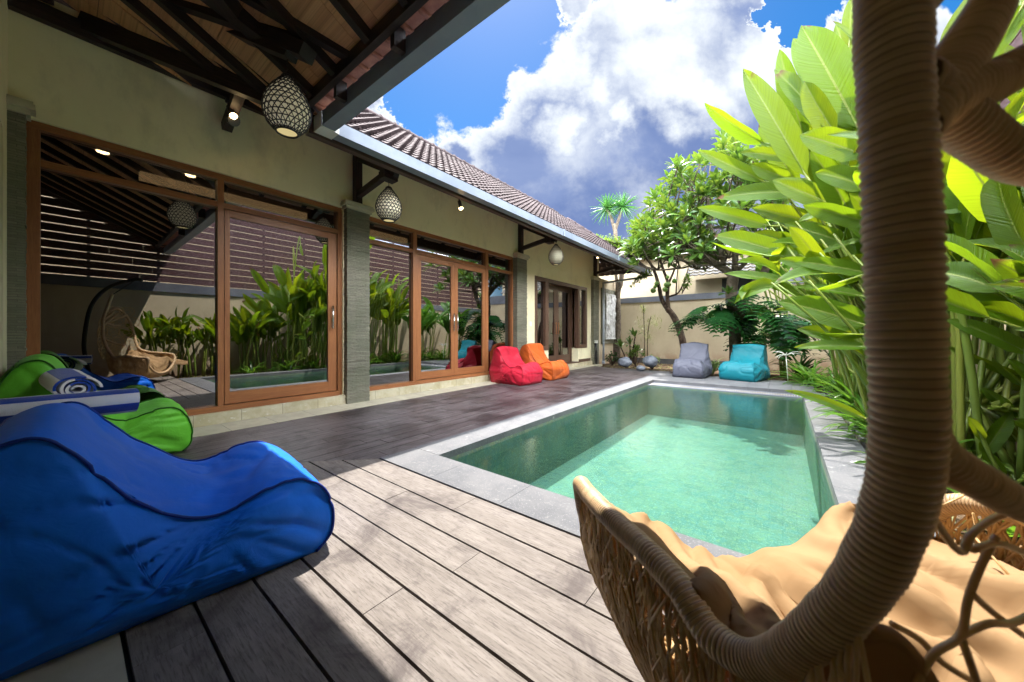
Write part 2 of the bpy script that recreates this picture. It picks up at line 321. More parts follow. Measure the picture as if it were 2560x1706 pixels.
def leafmat(name, d1, d2, tl1, tf=.45, vein=0, rough=.35, rib=(.45, .6, .15), brown=0, spec=.5):
    """thin leaf: diffuse with gloss on the face, light passing through the blade"""
    t = NT(name); u = t.uv(); ux, uy, uz = t.sep(u)
    at_ = t.n('ShaderNodeAttribute'); at_.attribute_name = 'rnd'; rn = at_.outputs['Fac']
    c = t.mix(rn, d1, d2); tc_ = t.mix(rn, tl1, tuple(min(1, a*b) for a, b in zip(tl1, (.55, .80, .8))))
    bmp = None
    if vein:
        sk = t.math('ADD', t.math('MULTIPLY', ux, vein), t.math('MULTIPLY', t.math('ABSOLUTE', t.math('SUBTRACT', uy, .5)), -vein*.28))
        wv = t.n('ShaderNodeTexNoise', noise_dimensions='1D'); t.l(sk, wv.inputs['W']); wv.inputs['Scale'].default_value = 1; wv.inputs['Detail'].default_value = 3
        vv = t.step(wv.outputs['Fac'], .42, .62)
        c = t.mix(t.math('MULTIPLY', vv, .35), c, d1); tc_ = t.mix(t.math('MULTIPLY', vv, .35), tc_, tuple(v*.55 for v in tl1))
        bmp = t.bump(wv.outputs['Fac'], .45, .012)
        r_ = t.math('LESS_THAN', t.math('ABSOLUTE', t.math('SUBTRACT', uy, .5)), .022)
        c = t.mix(r_, c, rib); tc_ = t.mix(r_, tc_, tuple(v*.35 for v in rib))
    if brown:
        bb = t.math('MULTIPLY', t.step(ux, .84, .95), t.math('GREATER_THAN', t.noise(t.scale(t.obj(), (1, 1, 1)), 1.7, 4, .6), .58))
        c = t.mix(bb, c, (.17, .085, .04)); tc_ = t.mix(bb, tc_, (.10, .05, .02))
    p = t.n('ShaderNodeBsdfPrincipled'); t.put(c, p.inputs['Base Color']); p.inputs['Roughness'].default_value = rough; p.inputs['Specular IOR Level'].default_value = spec
    if bmp: t.l(bmp, p.inputs['Normal'])
    tl = t.n('ShaderNodeBsdfTranslucent'); t.put(tc_, tl.inputs[0])
    mx = t.n('ShaderNodeMixShader'); mx.inputs[0].default_value = tf; t.l(p.outputs[0], mx.inputs[1]); t.l(tl.outputs[0], mx.inputs[2]); t.l(mx.outputs[0], t.out.inputs[0]); return t.m
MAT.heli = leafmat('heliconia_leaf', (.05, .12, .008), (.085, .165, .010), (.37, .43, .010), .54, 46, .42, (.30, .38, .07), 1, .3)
MAT.helid = leafmat('shaded_heliconia_leaf', (.035, .12, .012), (.06, .17, .015), (.22, .42, .03), .45, 46, .33, (.25, .4, .08))  # deeper copy of the heliconia leaf, shade put into its colour
MAT.hstem = leafmat('heliconia_stem', (.16, .24, .04), (.26, .28, .05), (.35, .5, .06), .25)
MAT.frang = leafmat('frangipani_leaf', (.025, .08, .02), (.07, .145, .022), (.18, .25, .022), .36, 0, .3)
MAT.small = leafmat('small_green_leaf', (.04, .10, .02), (.10, .17, .02), (.28, .40, .04), .4, 0, .4)
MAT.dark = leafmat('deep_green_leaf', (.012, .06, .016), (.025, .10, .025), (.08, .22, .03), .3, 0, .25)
MAT.lily = leafmat('strap_leaf', (.03, .11, .015), (.09, .20, .02), (.26, .44, .03), .42, 0, .28)
MAT.spike = leafmat('spiky_palm_leaf', (.02, .08, .018), (.05, .15, .03), (.10, .28, .04), .3, 0, .35)
MAT.olive = leafmat('olive_striped_leaf', (.13, .14, .035), (.24, .24, .07), (.35, .38, .10), .35)
MAT.varieg = leafmat('variegated_leaf', (.18, .28, .10), (.35, .42, .18), (.5, .6, .2), .4)
MAT.fruit = mottled('green_fruit_skin', (.13, .24, .05), (.20, .32, .08), 9, .35)
MAT.petal = leafmat('white_petal', (.75, .76, .70), (.8, .8, .75), (.7, .7, .6), .3)
MAT.redfl = leafmat('red_bract', (.45, .03, .015), (.55, .10, .02), (.6, .08, .03), .3)
t = NT('tree_bark'); o = t.obj(); c = t.mix(t.step(t.noise(t.scale(o, (1, 1, .5)), 12, 7, .7), .35, .65), (.035, .022, .016), (.11, .075, .052)); c = t.mix(t.step(t.noise(o, 22, 4, .6), .62, .72), c, (.20, .17, .13))
t.pbr(c, .85, t.bump(t.noise(t.scale(o, (1, 1, .4)), 18, 6, .7), .8, .02), .2); MAT.bark = t.m
t = NT('pale_smooth_bark'); o = t.obj(); c = t.mix(t.step(t.noise(o, 7, 7, .7), .35, .65), (.07, .055, .04), (.17, .14, .105)); t.pbr(c, .8, t.bump(t.noise(o, 14, 6, .7), .6, .02), .2); MAT.pbark = t.m

# ------------------------------------------------------------------ mesh helpers
class MB:
    def __init__(s): s.v = []; s.f = []; s.uv = []; s.r = []
    def quad(s, pts, uvs=None, rnd=0.):
        b = len(s.v); s.v += [tuple(p) for p in pts]; s.f.append(tuple(range(b, b+len(pts))))
        s.uv.append(uvs or [(0, 0)]*len(pts)); s.r.append(rnd)
    def hexa(s, c, axis=0, off=None):
        """c = 8 corners: bottom 4 (ccw), top 4; uv u runs along axis"""
        o = off if off is not None else (random.random()*30, random.random()*30)
        for f in ((3, 2, 1, 0), (4, 5, 6, 7), (0, 1, 5, 4), (1, 2, 6, 5), (2, 3, 7, 6), (3, 0, 4, 7)):
            P = [V(c[i]) for i in f]
            oth = [a for a in range(3) if a != axis]
            ex = [max(p[a] for p in P)-min(p[a] for p in P) for a in oth]
            ac = oth[0] if ex[0] > ex[1] else oth[1]
            s.quad(P, [(p[axis]+o[0], p[ac]+o[1]) for p in P])
    def box(s, x0, x1, y0, y1, z0, z1, axis=None):
        if axis is None:
            e = (x1-x0, y1-y0, z1-z0); axis = e.index(max(e))
        s.hexa([(x0, y0, z0), (x1, y0, z0), (x1, y1, z0), (x0, y1, z0), (x0, y0, z1), (x1, y0, z1), (x1, y1, z1), (x0, y1, z1)], axis)
    def bar(s, p, q, w, h, up=(0, 0, 1)):
        p, q = V(p), V(q); d = (q-p); L = d.length; d.normalize(); u = V(up)
        a = d.cross(u)
        if a.length < 1e-4: a = d.cross(V((1, 0, 0)))
        a.normalize(); u = a.cross(d).normalized(); a *= w/2; u *= h/2
        c = [p-a-u, p+a-u, p+a+u, p-a+u]; e = [x+d*L for x in c]; o = (random.random()*30, random.random()*30)
        for i in range(4):
            j = (i+1) % 4; wd = (c[j]-c[i]).length
            s.quad([c[i], c[j], e[j], e[i]], [(o[0], o[1]), (o[0], o[1]+wd), (o[0]+L, o[1]+wd), (o[0]+L, o[1])])
        s.quad([c[3], c[2], c[1], c[0]]); s.quad(e)
    def tube(s, pts, rad, n=8, cap=True, rnd=0.):
        pts = [V(p) for p in pts]; m = len(pts)
        if not hasattr(rad, '__len__'): rad = [rad]*m
        b = len(s.v); pu = None; acc = 0
        for i, p in enumerate(pts):
            d = (pts[min(i+1, m-1)]-pts[max(i-1, 0)])
            d = d.normalized() if d.length > 1e-9 else V((0, 0, 1))
            if pu is None: pu = d.orthogonal().normalized()
            else:
                pu = pu-d*pu.dot(d)
                pu = pu.normalized() if pu.length > 1e-6 else d.orthogonal().normalized()
            q = d.cross(pu)
            for k in range(n):
                a = 2*math.pi*k/n; s.v.append(tuple(p+(pu*math.cos(a)+q*math.sin(a))*rad[i]))
        for i in range(m-1):
            l = (pts[i+1]-pts[i]).length
            for k in range(n):
                k2 = (k+1) % n; s.f.append((b+i*n+k, b+i*n+k2, b+(i+1)*n+k2, b+(i+1)*n+k))
                s.uv.append([(acc, k/n), (acc, (k+1)/n), (acc+l, (k+1)/n), (acc+l, k/n)]); s.r.append(rnd)
            acc += l
        if cap:
            s.f.append(tuple(b+k for k in range(n-1, -1, -1))); s.uv.append([(0, 0)]*n); s.r.append(rnd)
            s.f.append(tuple(b+(m-1)*n+k for k in range(n))); s.uv.append([(0, 0)]*n); s.r.append(rnd)
    def lathe(s, prof, c, n=24):
        b = len(s.v); m = len(prof)
        for r, z in prof:
            for k in range(n):
                a = 2*math.pi*k/n; s.v.append((c[0]+r*math.cos(a), c[1]+r*math.sin(a), c[2]+z))
        for i in range(m-1):
            for k in range(n):
                k2 = (k+1) % n; s.f.append((b+i*n+k, b+i*n+k2, b+(i+1)*n+k2, b+(i+1)*n+k)); s.uv.append([(0, 0)]*4); s.r.append(0)
    def grid(s, P, closed_u=False, uvf=None, rnd=0.):
        """P[i][j]"""
        n = len(P); m = len(P[0]); b = len(s.v)
        for row in P: s.v += [tuple(p) for p in row]
        for i in range(n-(0 if closed_u else 1)):
            i2 = (i+1) % n
            for j in range(m-1):
                s.f.append((b+i*m+j, b+i2*m+j, b+i2*m+j+1, b+i*m+j+1)); s.r.append(rnd)
                s.uv.append([uvf(i, j), uvf(i+1, j), uvf(i+1, j+1), uvf(i, j+1)] if uvf else [(i/n, j/m), ((i+1)/n, j/m), ((i+1)/n, (j+1)/m), (i/n, (j+1)/m)])
    def build(s, name, mat, parent=None, smooth=False, bevel=0, **tags):
        me = bpy.data.meshes.new(name); me.from_pydata(s.v, [], s.f)
        ul = me.uv_layers.new(name='UVMap'); flat = [c for f in s.uv for uv in f for c in uv]; ul.data.foreach_set('uv', flat)
        if any(s.r):
            a = me.attributes.new('rnd', 'FLOAT', 'FACE'); a.data.foreach_set('value', s.r)
        me.materials.append(mat)
        if smooth: me.polygons.foreach_set('use_smooth', [True]*len(me.polygons))
        me.update(); o = bpy.data.objects.new(name, me); COL.objects.link(o)
        if bevel:
            md = o.modifiers.new('bevel', 'BEVEL'); md.width = bevel; md.segments = 2; md.limit_method = 'ANGLE'; md.angle_limit = R(50)
        if parent is not None: child(o, parent)
        for k, v in tags.items(): o[k] = v
        return o
def rootloc(p):
    l = V((0, 0, 0))
    while p is not None:
        if 'base' in p: l = V(p['base'])
        p = p.parent
    return l
def child(o, parent):
    o.parent = parent
    r = parent
    while r.parent is not None: r = r.parent
    if r is parent: o.matrix_parent_inverse = Matrix.Translation(-V(r.location))
def thing(name, label, cat, loc=(0, 0, 0), group=None):
    o = bpy.data.objects.new(name, None); COL.objects.link(o); o.location = loc; o.empty_display_size = .1
    o['label'] = label; o['category'] = cat
    if group: o['group'] = group
    return o
def tag(o, label, cat, group=None):
    o['label'] = label; o['category'] = cat
    if group: o['group'] = group
    return o
def struct(o): o['kind'] = 'structure'; return o
def dup_tree(o, parent=None):
    c = o.copy(); COL.objects.link(c)
    if parent is not None: c.parent = parent
    for ch in list(o.children): dup_tree(ch, c)
    return c
def cat_rom(pts, n):
    pts = [V(p) for p in pts]; out = []
    P = [pts[0]*2-pts[1]]+pts+[pts[-1]*2-pts[-2]]
    for i in range(1, len(P)-2):
        for k in range(n):
            t = k/n; a, b, c, d = P[i-1], P[i], P[i+1], P[i+2]
            out.append(.5*((2*b)+(c-a)*t+(2*a-5*b+4*c-d)*t*t+(3*b-a-3*c+d)*t**3))
    out.append(pts[-1]); return out

# ------------------------------------------------------------------ ground, paving, pool
PX0, PX1, PY0, PY1 = -2.24, .26, 1.89, 7.5
CO = .33
b = MB()
xs = [-160, PX0-.05, PX1+.05, 160]; ys = [-160, PY0-.05, PY1+.05, 160]
for i in range(3):
    for j in range(3):
        if i == 1 and j == 1: continue
        b.quad([(xs[i], ys[j], -.06), (xs[i+1], ys[j], -.06), (xs[i+1], ys[j+1], -.06), (xs[i], ys[j+1], -.06)])
struct(b.build('ground', MAT.soil))
b = MB()  # terrace floor and walkway
b.box(-5.0, 2.2, -6, .112, -.055, 0)
struct(b.build('terrace_floor', MAT.terrace, bevel=.003))
b = MB(); 
b.hexa([(-5.0, .115, -.055), (-4.49, .115, -.055), (-4.70, 10.9, -.055), (-5.0, 10.9, -.055), (-5.0, .115, .002), (-4.49, .115, .002), (-4.70, 10.9, .002), (-5.0, 10.9, .002)], 1)
struct(b.build('walkway', MAT.terrace))
def prism(b, poly, z0, z1, axis):
    n = len(poly); o = (random.random()*40, random.random()*40)
    f = lambda p: (p[axis]+o[0], p[1-axis]+o[1])
    b.quad([(x, y, z1) for x, y in poly], [f(p) for p in poly])
    for i in range(n):
        p, q = poly[i], poly[(i+1) % n]
        b.quad([(p[0], p[1], z0), (q[0], q[1], z0), (q[0], q[1], z1), (p[0], p[1], z1)], [f(p), f(q), f(q), f(p)])
b = MB()   # near boards run along X
y0 = .12; mit = lambda y: -2.56-(1.555-y)
while y0 < 1.5:
    w = .176 if y0 < 1.35 else 1.552-y0
    ya, yb = y0+.0055, min(y0+w-.0055, 1.552)
    x = mit(ya)+.004; first = True; end = 1.6
    while x < end-.01:
        L = random.uniform(1.1, 2.3) if not first else random.uniform(.5, 2.0)
        xe = min(x+L, end)
        if end-xe < .3: xe = end
        poly = [(x, ya), (xe-.0015, ya), (xe-.0015, yb), ((mit(yb)+.004) if first else x, yb)]
        prism(b, poly, -.03, random.uniform(-.001, .001), 0); x = xe+.0015; first = False
    y0 += w
struct(b.build('deck', MAT.deck_near))
b = MB()   # boards along Y beside the villa
nb = 13; xl = lambda y: -4.49-(y-.12)*.21/10.8+.006
for k in range(nb):
    f0, f1 = k/nb, (k+1)/nb
    g = .0022
    def xx(f, y): return xl(y)+(-2.565-xl(y))*f
    ye0 = 10.25-1.05*f0; ye1 = 10.25-1.05*f1
    xa, xb = xx(f0, 1)+g, xx(f1, 1)-g
    ys0, ys1 = 1.555-(-2.56-xa), 1.555-(-2.56-xb)
    ys0 = max(ys0, .12); ys1 = max(ys1, .12)
    y = None; first = True
    cuts = [0]; yy = random.uniform(1.5, 3.2)
    while yy < 8.6: cuts.append(yy); yy += random.uniform(1.3, 2.8)
    cuts.append(99)
    for c0, c1 in zip(cuts[:-1], cuts[1:]):
        a0 = max(ys0, c0+.0015); a1 = max(ys1, c0+.0015); e0 = min(ye0, c1-.0015); e1 = min(ye1, c1-.0015)
        if e0 <= a0+.02 or e1 <= a1+.02: continue
        poly = [(xx(f0, a0)+g, a0-.004*0), (xx(f1, a1)-g, a1), (xx(f1, e1)-g, e1), (xx(f0, e0)+g, e0)]
        prism(b, poly, -.03, random.uniform(-.0008, .0008), 1)
struct(b.build('side_deck', MAT.deck_left))
b = MB(); b.quad([(-4.75, .1, -.034), (-2.4, .1, -.034), (-2.4, 10.3, -.034), (-4.75, 10.3, -.034)]); b.quad([(-2.56, .1, -.036), (1.7, .1, -.036), (1.7, 1.6, -.036), (-2.56, 1.6, -.036)])
struct(b.build('deck_base', MAT.dgrey))
# coping
b = MB()
def stones(x0, x1, y0, y1, along, n, z0=-.055, z1=.004):
    for k in range(n):
        if along == 'x': b.box(x0+(x1-x0)*k/n+.001, x0+(x1-x0)*(k+1)/n-.001, y0, y1, z0, z1, 0)
        else: b.box(x0, x1, y0+(y1-y0)*k/n+.001, y0+(y1-y0)*(k+1)/n-.001, z0, z1, 1)
stones(PX0-.32, PX1+.3, PY0-CO, PY0, 'x', 5)
stones(PX0-.32, PX0, PY0+.002, 7.9, 'y', 10); stones(PX1, PX1+.3, PY0+.002, 7.9, 'y', 10)
struct(b.build('pool_coping', MAT.coping, bevel=.004))
b = MB()
for k in range(9): b.box(PX0-.32+3.02*k/9+.002, PX0-.32+3.02*(k+1)/9-.002, 7.902, 8.72, -.055, .004, 1)
for k in range(9): b.box(PX0-.32+3.02*k/9+.002, PX0-.32+3.02*(k+1)/9-.002, 8.724, 9.45, -.055, .003, 1)
struct(b.build('pool_platform', MAT.coping, bevel=.006))
b = MB(); b.box(PX0, PX1, 7.5, 7.62, -.4, -.055); b.box(PX0, PX1, 7.80, 7.899, -.4, -.055); b.box(PX0, PX1, 7.62, 7.80, -.4, -.12)
struct(b.build('pool_ledge', MAT.band))
b = MB(); x = PX0+.02
while x < PX1-.02: b.box(x, x+.012, 7.622, 7.798, -.075, -.058, 1); x += .036
tag(b.build('drain_grate', MAT.relief), 'white slatted overflow grate along the far end of the pool', 'drain grate')
b = MB(); zb = -.68
b.quad([(PX0, PY0, zb), (PX1, PY0, zb), (PX1, 7.5, zb), (PX0, 7.5, zb)])
b.quad([(PX0, PY0, zb), (PX0, 7.5, zb), (PX0, 7.5, -.054), (PX0, PY0, -.054)]); b.quad([(PX1, 7.5, zb), (PX1, PY0, zb), (PX1, PY0, -.054), (PX1, 7.5, -.054)])
b.quad([(PX1, PY0, zb), (PX0, PY0, zb), (PX0, PY0, -.054), (PX1, PY0, -.054)]); b.quad([(PX0, 7.499, zb), (PX1, 7.499, zb), (PX1, 7.499, -.07), (PX0, 7.499, -.07)])
struct(b.build('pool_shell', MAT.pool))
b = MB(); b.quad([(PX0+.001, PY0+.001, -.085), (PX1-.001, PY0+.001, -.085), (PX1-.001, 7.497, -.085), (PX0+.001, 7.497, -.085)])
struct(b.build('water', MAT.water))
b = MB(); b.lathe([(0, .03), (.08, .028), (.10, .01), (.11, 0)], at(1755, 1045, Z=-.678), 24)
tag(b.build('pool_inlet_cover', MAT.pipe, smooth=True), 'round pale cover on the pool floor at the far end', 'drain cover')
# bed edges
b = MB(); b.box(.60, .66, 1.2, 9.5, -.058, -.01); struct(b.build('bed_kerb', MAT.coping))

# ------------------------------------------------------------------ villa
WX = -5.0; GX = -5.09
VL = thing('villa', 'cream villa with slate pillars, wood framed glass doors and brown tiled roof', 'house', (-5.0, 5, 0))
b = MB()
Z1 = 3.9
def wall(y0, y1, z0, z1, x0=-5.22, x1=WX): b.box(x0, x1, y0, y1, z0, z1, 1)
wall(-.36, 11.28, 2.82, Z1)
wall(-.36, -.215, 0, 2.818); wall(2.46, 2.86, 0, 2.818); wall(6.56, 7.37, 0, 2.818)
wall(7.37, 10.36, 2.50, 2.818); wall(7.37, 8.03, .0, .57); wall(9.76, 10.36, 0, .57); wall(10.36, 11.28, 0, 2.818)
b.build('wall', MAT.cream, VL)
b = MB(); b.box(-8.2, -5.221, 11.1, 11.28, 0, 3.9, 0); b.box(-8.3, -8.2, -3, 11.28, 0, 3.9, 1); b.build('end_wall', MAT.cream, VL)
# wing wall at the left end of the terrace
b = MB(); b.box(-5.22, -4.62, -.50, -.285, 0, 3.95, 2); b.box(-4.62, -3.75, -.50, -.285, 2.55, 3.95, 0); b.box(-3.75, -3.6, -.50, -.285, 0, 3.95, 2)
b.box(-3.6, -3.46, -3.2, -.285, 0, 4.6, 1); b.box(-3.46, 2.2, -3.34, -3.2, 0, 5.2, 0)
b.build('terrace_wall', MAT.cream, VL)
b = MB(); b.box(-4.618, -3.752, -.43, -.36, 0, 2.545, 2); b.build('wing_door', MAT.brownwood, VL)
# kerb under the frames
b = MB(); b.box(-5.2, -4.955, -.2, 11.0, 0, .127, 1); b.build('kerb', MAT.kerb, VL, bevel=.004)
# pillars
for i, (ya, yb) in enumerate([(-.40, -.195), (2.47, 2.82), (6.50, 6.90), (10.68, 11.10)]):
    b = MB(); xf = -4.9
    zz = 0
    n = 120
    # slightly uneven stacked slate courses
    for k in range(n):
        h = 2.80/n; j = random.uniform(0, .010); j2 = random.uniform(0, .008)
        b.box(-5.17, xf-j, ya+j2, yb-j2, zz, zz+h-.0012, 2 if False else 1); zz += h
    p = b.build('pillar', MAT.slate, VL)
    b = MB(); b.box(-5.17, xf+.02, ya-.02, yb+.02, 2.80, 2.84, 1); b.box(-5.17, xf+.05, ya-.045, yb+.045, 2.84, 2.885, 1); b.box(-5.17, xf+.035, ya-.035, yb+.035, 2.885, 2.91, 1)
    b.build('capital', MAT.capstone, p, bevel=.008)
# window bays
def pane(y0, y1, z0, z1, parent, x=GX):
    b = MB(); b.box(x-.004, x, y0, y1, z0, z1, 2); return b.build('pane', MAT.glass, parent)
def handle(y, z0, z1, parent, x=-5.0, mat=None):
    b = MB(); b.tube([(x-.03, y, z0+.03), (x+.035, y, z0+.03)], .008, 8); b.tube([(x-.03, y, z1-.03), (x+.035, y, z1-.03)], .008, 8); b.tube([(x+.04, y, z0), (x+.04, y, z1)], .013, 12)
    return b.build('handle', mat or MAT.steel, parent, True)
FX0, FX1 = -5.14, -5.03
def fr(b, y0, y1, z0, z1, x0=FX0, x1=FX1): b.box(x0, x1, y0, y1, z0, z1)
# bay one
b = MB(); fr(b, -.213, 2.46, 2.755, 2.818); fr(b, -.200, -.13, .128, 2.754); fr(b, 2.40, 2.47, .128, 2.754); fr(b, 1.06, 1.115, .19, 2.754)
fr(b, -.129, 1.059, 2.44, 2.50, FX0+.004, FX1-.004); fr(b, 1.116, 2.399, 2.44, 2.50, FX0+.004, FX1-.004); fr(b, -.129, 2.399, .128, .19, FX0, FX1+.03)
bay = b.build('window_frame', MAT.redwood, VL, bevel=.003, label='window frame of two tall panes beside the green bean bag')
pane(-.13, 1.06, .19, 2.44, bay); pane(-.13, 1.06, 2.50, 2.755, bay); pane(1.12, 2.4, 2.5, 2.755, bay)
b = MB(); x0, x1 = -5.085, -5.035
b.box(x0, x1, 1.122, 1.17, .20, 2.43, 2); b.box(x0, x1, 2.27, 2.385, .20, 2.43, 2); b.box(x0, x1, 1.17, 2.27, .20, .335, 1); b.box(x0, x1, 1.17, 2.27, 2.35, 2.43, 1)
d = b.build('sliding_door', MAT.redwood, VL, bevel=.003); pane(1.17, 2.27, .33, 2.36, d, -5.055); handle(2.32, 1.08, 1.40, d, -5.035)
# bay two
b = MB(); fr(b, 2.83, 6.55, 2.755, 2.818); fr(b, 2.83, 2.87, .128, 2.754); fr(b, 6.46, 6.52, .128, 2.754); fr(b, 3.69, 3.77, .19, 2.754); fr(b, 5.54, 5.63, .19, 2.754)
fr(b, 2.871, 3.689, 2.41, 2.47, FX0+.004, FX1-.004); fr(b, 3.771, 5.539, 2.41, 2.47, FX0+.004, FX1-.004); fr(b, 5.631, 6.459, 2.41, 2.47, FX0+.004, FX1-.004); fr(b, 2.871, 6.459, .128, .19, FX0, FX1+.03)
bay = b.build('window_frame', MAT.redwood, VL, bevel=.003, label='window frame with double doors between two slate pillars')
for y0, y1, z0, z1 in ((2.87, 3.69, .19, 2.41), (5.63, 6.46, .19, 2.41), (2.87, 3.69, 2.47, 2.755), (3.77, 5.54, 2.47, 2.755), (5.63, 6.46, 2.47, 2.755)): pane(y0, y1, z0, z1, bay)
for (ya, yb, hy) in ((3.773, 4.652, 4.61), (4.656, 5.537, 4.70)):
    b = MB(); b.box(x0, x1, ya, ya+.085, .20, 2.40, 2); b.box(x0, x1, yb-.085, yb, .20, 2.40, 2); b.box(x0, x1, ya+.085, yb-.085, .20, .33, 1); b.box(x0, x1, ya+.085, yb-.085, 2.30, 2.40, 1)
    d = b.build('glass_door', MAT.redwood, VL, bevel=.003); pane(ya+.085, yb-.085, .33, 2.30, d, -5.055); handle(hy, 1.06, 1.40, d, -5.035)
# bay three: dark wood doors with side lights
b = MB(); q0, q1 = -5.12, -4.985
b.box(q0, q1, 7.37, 10.36, 2.40, 2.498, 1)
b.box(q0, q1, 7.37, 7.47, .57, 2.398, 2); b.box(q0, q1, 7.86, 8.02, .57, 2.398, 2); b.box(q0, q1, 7.47, 7.86, .57, .68, 1); b.box(q0, q1, 10.24, 10.36, .57, 2.398, 2); b.box(q0, q1, 9.74, 9.86, .57, 2.398, 2); b.box(q0, q1, 9.86, 10.24, .57, .68, 1)
bay = b.build('window_frame', MAT.brownwood, VL, bevel=.004, label='dark brown door frame with two side windows')
pane(7.47, 7.86, .68, 2.40, bay, -5.06); pane(9.86, 10.24, .68, 2.40, bay, -5.06)
b = MB(); b.box(-5.6, -4.95, 8.02, 9.75, .128, .16, 1); b.build('doorstep', MAT.brownwood, VL)
for (ya, yb, hy) in ((8.04, 8.87, 8.80), (8.875, 9.73, 8.94)):
    b = MB(); u0, u1 = -5.30, -5.25
    b.box(u0, u1, ya, ya+.12, .162, 2.45, 2); b.box(u0, u1, yb-.12, yb, .162, 2.45, 2); b.box(u0, u1, ya+.12, yb-.12, .162, .38, 1); b.box(u0, u1, ya+.12, yb-.12, 2.28, 2.45, 1)
    d = b.build('wood_door', MAT.brownwood, VL, bevel=.004); pane(ya+.12, yb-.12, .38, 2.28, d, -5.27)
    handle(hy, 1.0, 1.35, d, -5.25, MAT.redwood)
for y in (7.95, 9.745):
    b = MB(); b.box(-5.28, -5.222, y, y+.08, .16, 2.5, 2); b.build('door_reveal', MAT.brownwood, VL)
for y0, y1 in ((9.80, 10.62), (7.0, 7.9)):
    b = MB(); b.box(-5.0, -4.985, y0, y1, .13, .22, 1); b.build('skirting', MAT.brownwood, VL)
b = MB(); b.box(-5.0, -4.985, 7.13, 7.22, 1.20, 1.32, 2); b.build('light_switch', MAT.white, VL, bevel=.003)
b = MB(); b.box(-4.90, -4.82, 10.72, 10.82, .70, .80, 0); sk = b.build('socket_box', MAT.white, VL, bevel=.004)
b = MB(); b.tube([(-4.86, 10.76, .70), (-4.84, 10.74, .5), (-4.87, 10.78, .3), (-4.84, 10.75, .02)], .035, 8); b.tube([(-4.88, 10.70, .70), (-4.80, 10.67, .45), (-4.86, 10.72, .2), (-4.80, 10.7, .02)], .018, 8); b.build('cable', MAT.black, sk, True)
# rooms behind the glass
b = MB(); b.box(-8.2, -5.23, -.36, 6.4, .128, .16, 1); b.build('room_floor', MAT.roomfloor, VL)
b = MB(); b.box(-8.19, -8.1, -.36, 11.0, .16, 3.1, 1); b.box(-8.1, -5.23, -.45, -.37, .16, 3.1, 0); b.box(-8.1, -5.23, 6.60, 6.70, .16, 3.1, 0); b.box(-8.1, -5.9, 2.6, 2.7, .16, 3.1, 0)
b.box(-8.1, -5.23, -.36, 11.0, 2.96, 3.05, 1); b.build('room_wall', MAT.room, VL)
b = MB(); b.box(-6.15, -6.05, .55, 2.4, 2.86, 2.95, 1); b.box(-6.15, -6.05, 2.9, 4.3, 2.86, 2.95, 1); b.build('cove_light', MAT.cove, VL)
for (x, y) in ((-5.75, .25), (-5.75, .95), (-5.65, 3.15), (-5.65, 4.6)):
    b = MB(); b.lathe([(0, 0), (.045, 0), (.05, .01)], (x, y, 2.945), 20); b.build('downlight', MAT.lamp, VL, True)
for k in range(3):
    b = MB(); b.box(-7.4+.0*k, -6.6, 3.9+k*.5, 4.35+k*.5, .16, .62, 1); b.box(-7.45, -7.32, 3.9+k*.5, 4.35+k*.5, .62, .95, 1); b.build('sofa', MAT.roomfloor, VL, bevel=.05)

# ---- roofs
EX = -3.64; EZ = 3.12; EY = 1.52
def gutter_pts(): return [(0, .0), (.0, -.13), (.115, -.13), (.135, -.02), (.142, -.02), (.122, -.137), (-.006, -.137), (-.006, 0)]
# main gutter along Y
RF = None
b = MB(); prof = gutter_pts()
def sweep(b, prof, fn, ends):
    n = len(prof); A = [fn(p, ends[0]) for p in prof]; B = [fn(p, ends[1]) for p in prof]
    for i in range(n):
        j = (i+1) % n; b.quad([A[i], A[j], B[j], B[i]], [(ends[0], i*.1), (ends[0], j*.1), (ends[1], j*.1), (ends[1], i*.1)])
    b.quad(A[::-1]); b.quad(B)
sweep(b, prof, lambda p, y: (EX+p[0], y+(-p[0] if y < 3 else 0)+.0, EZ+.02+p[1]), (EY+.15, 12.2))
G1 = b.build('gutter', MAT.metal, VL, label='long grey roof gutter above the glass doors')
for y in (6.2, 9.2, 11.4):
    b = MB(); b.box(EX-.01, EX+.146, y, y+.045, EZ-.125, EZ+.01, 2); b.build('gutter_joint', MAT.metal, G1)
b = MB(); sweep(b, prof, lambda p, x: (x+(-p[0] if x < 0 else 0), EY+p[0], EZ+.02+p[1]), (EX+.155, 2.3))
G2 = b.build('gutter', MAT.metal, VL, label='grey gutter of the terrace roof overhead')
b = MB(); b.box(EX-.012, EX+.15, EY-.012, EY+.16, EZ-.125, EZ+.022, 2); b.build('gutter_corner', MAT.white, G2, bevel=.02)
for x in (-3.05, -2.2, -1.35, -.5):
    b = MB(); b.box(x, x+.05, EY-.10, EY-.008, EZ-.09, EZ+.07, 2); b.build('gutter_bracket', MAT.timber, G2)
# fascia beams
b = MB(); b.box(EX-.11, EX-.03, EY-.05, 12.1, EZ-.14, EZ+.03, 1); b.build('fascia', MAT.fascia, VL)
b = MB(); b.box(EX-.1, 2.3, EY-.15, EY-.10, EZ-.0, EZ+.10, 0); b.build('terrace_fascia', MAT.timber, VL)
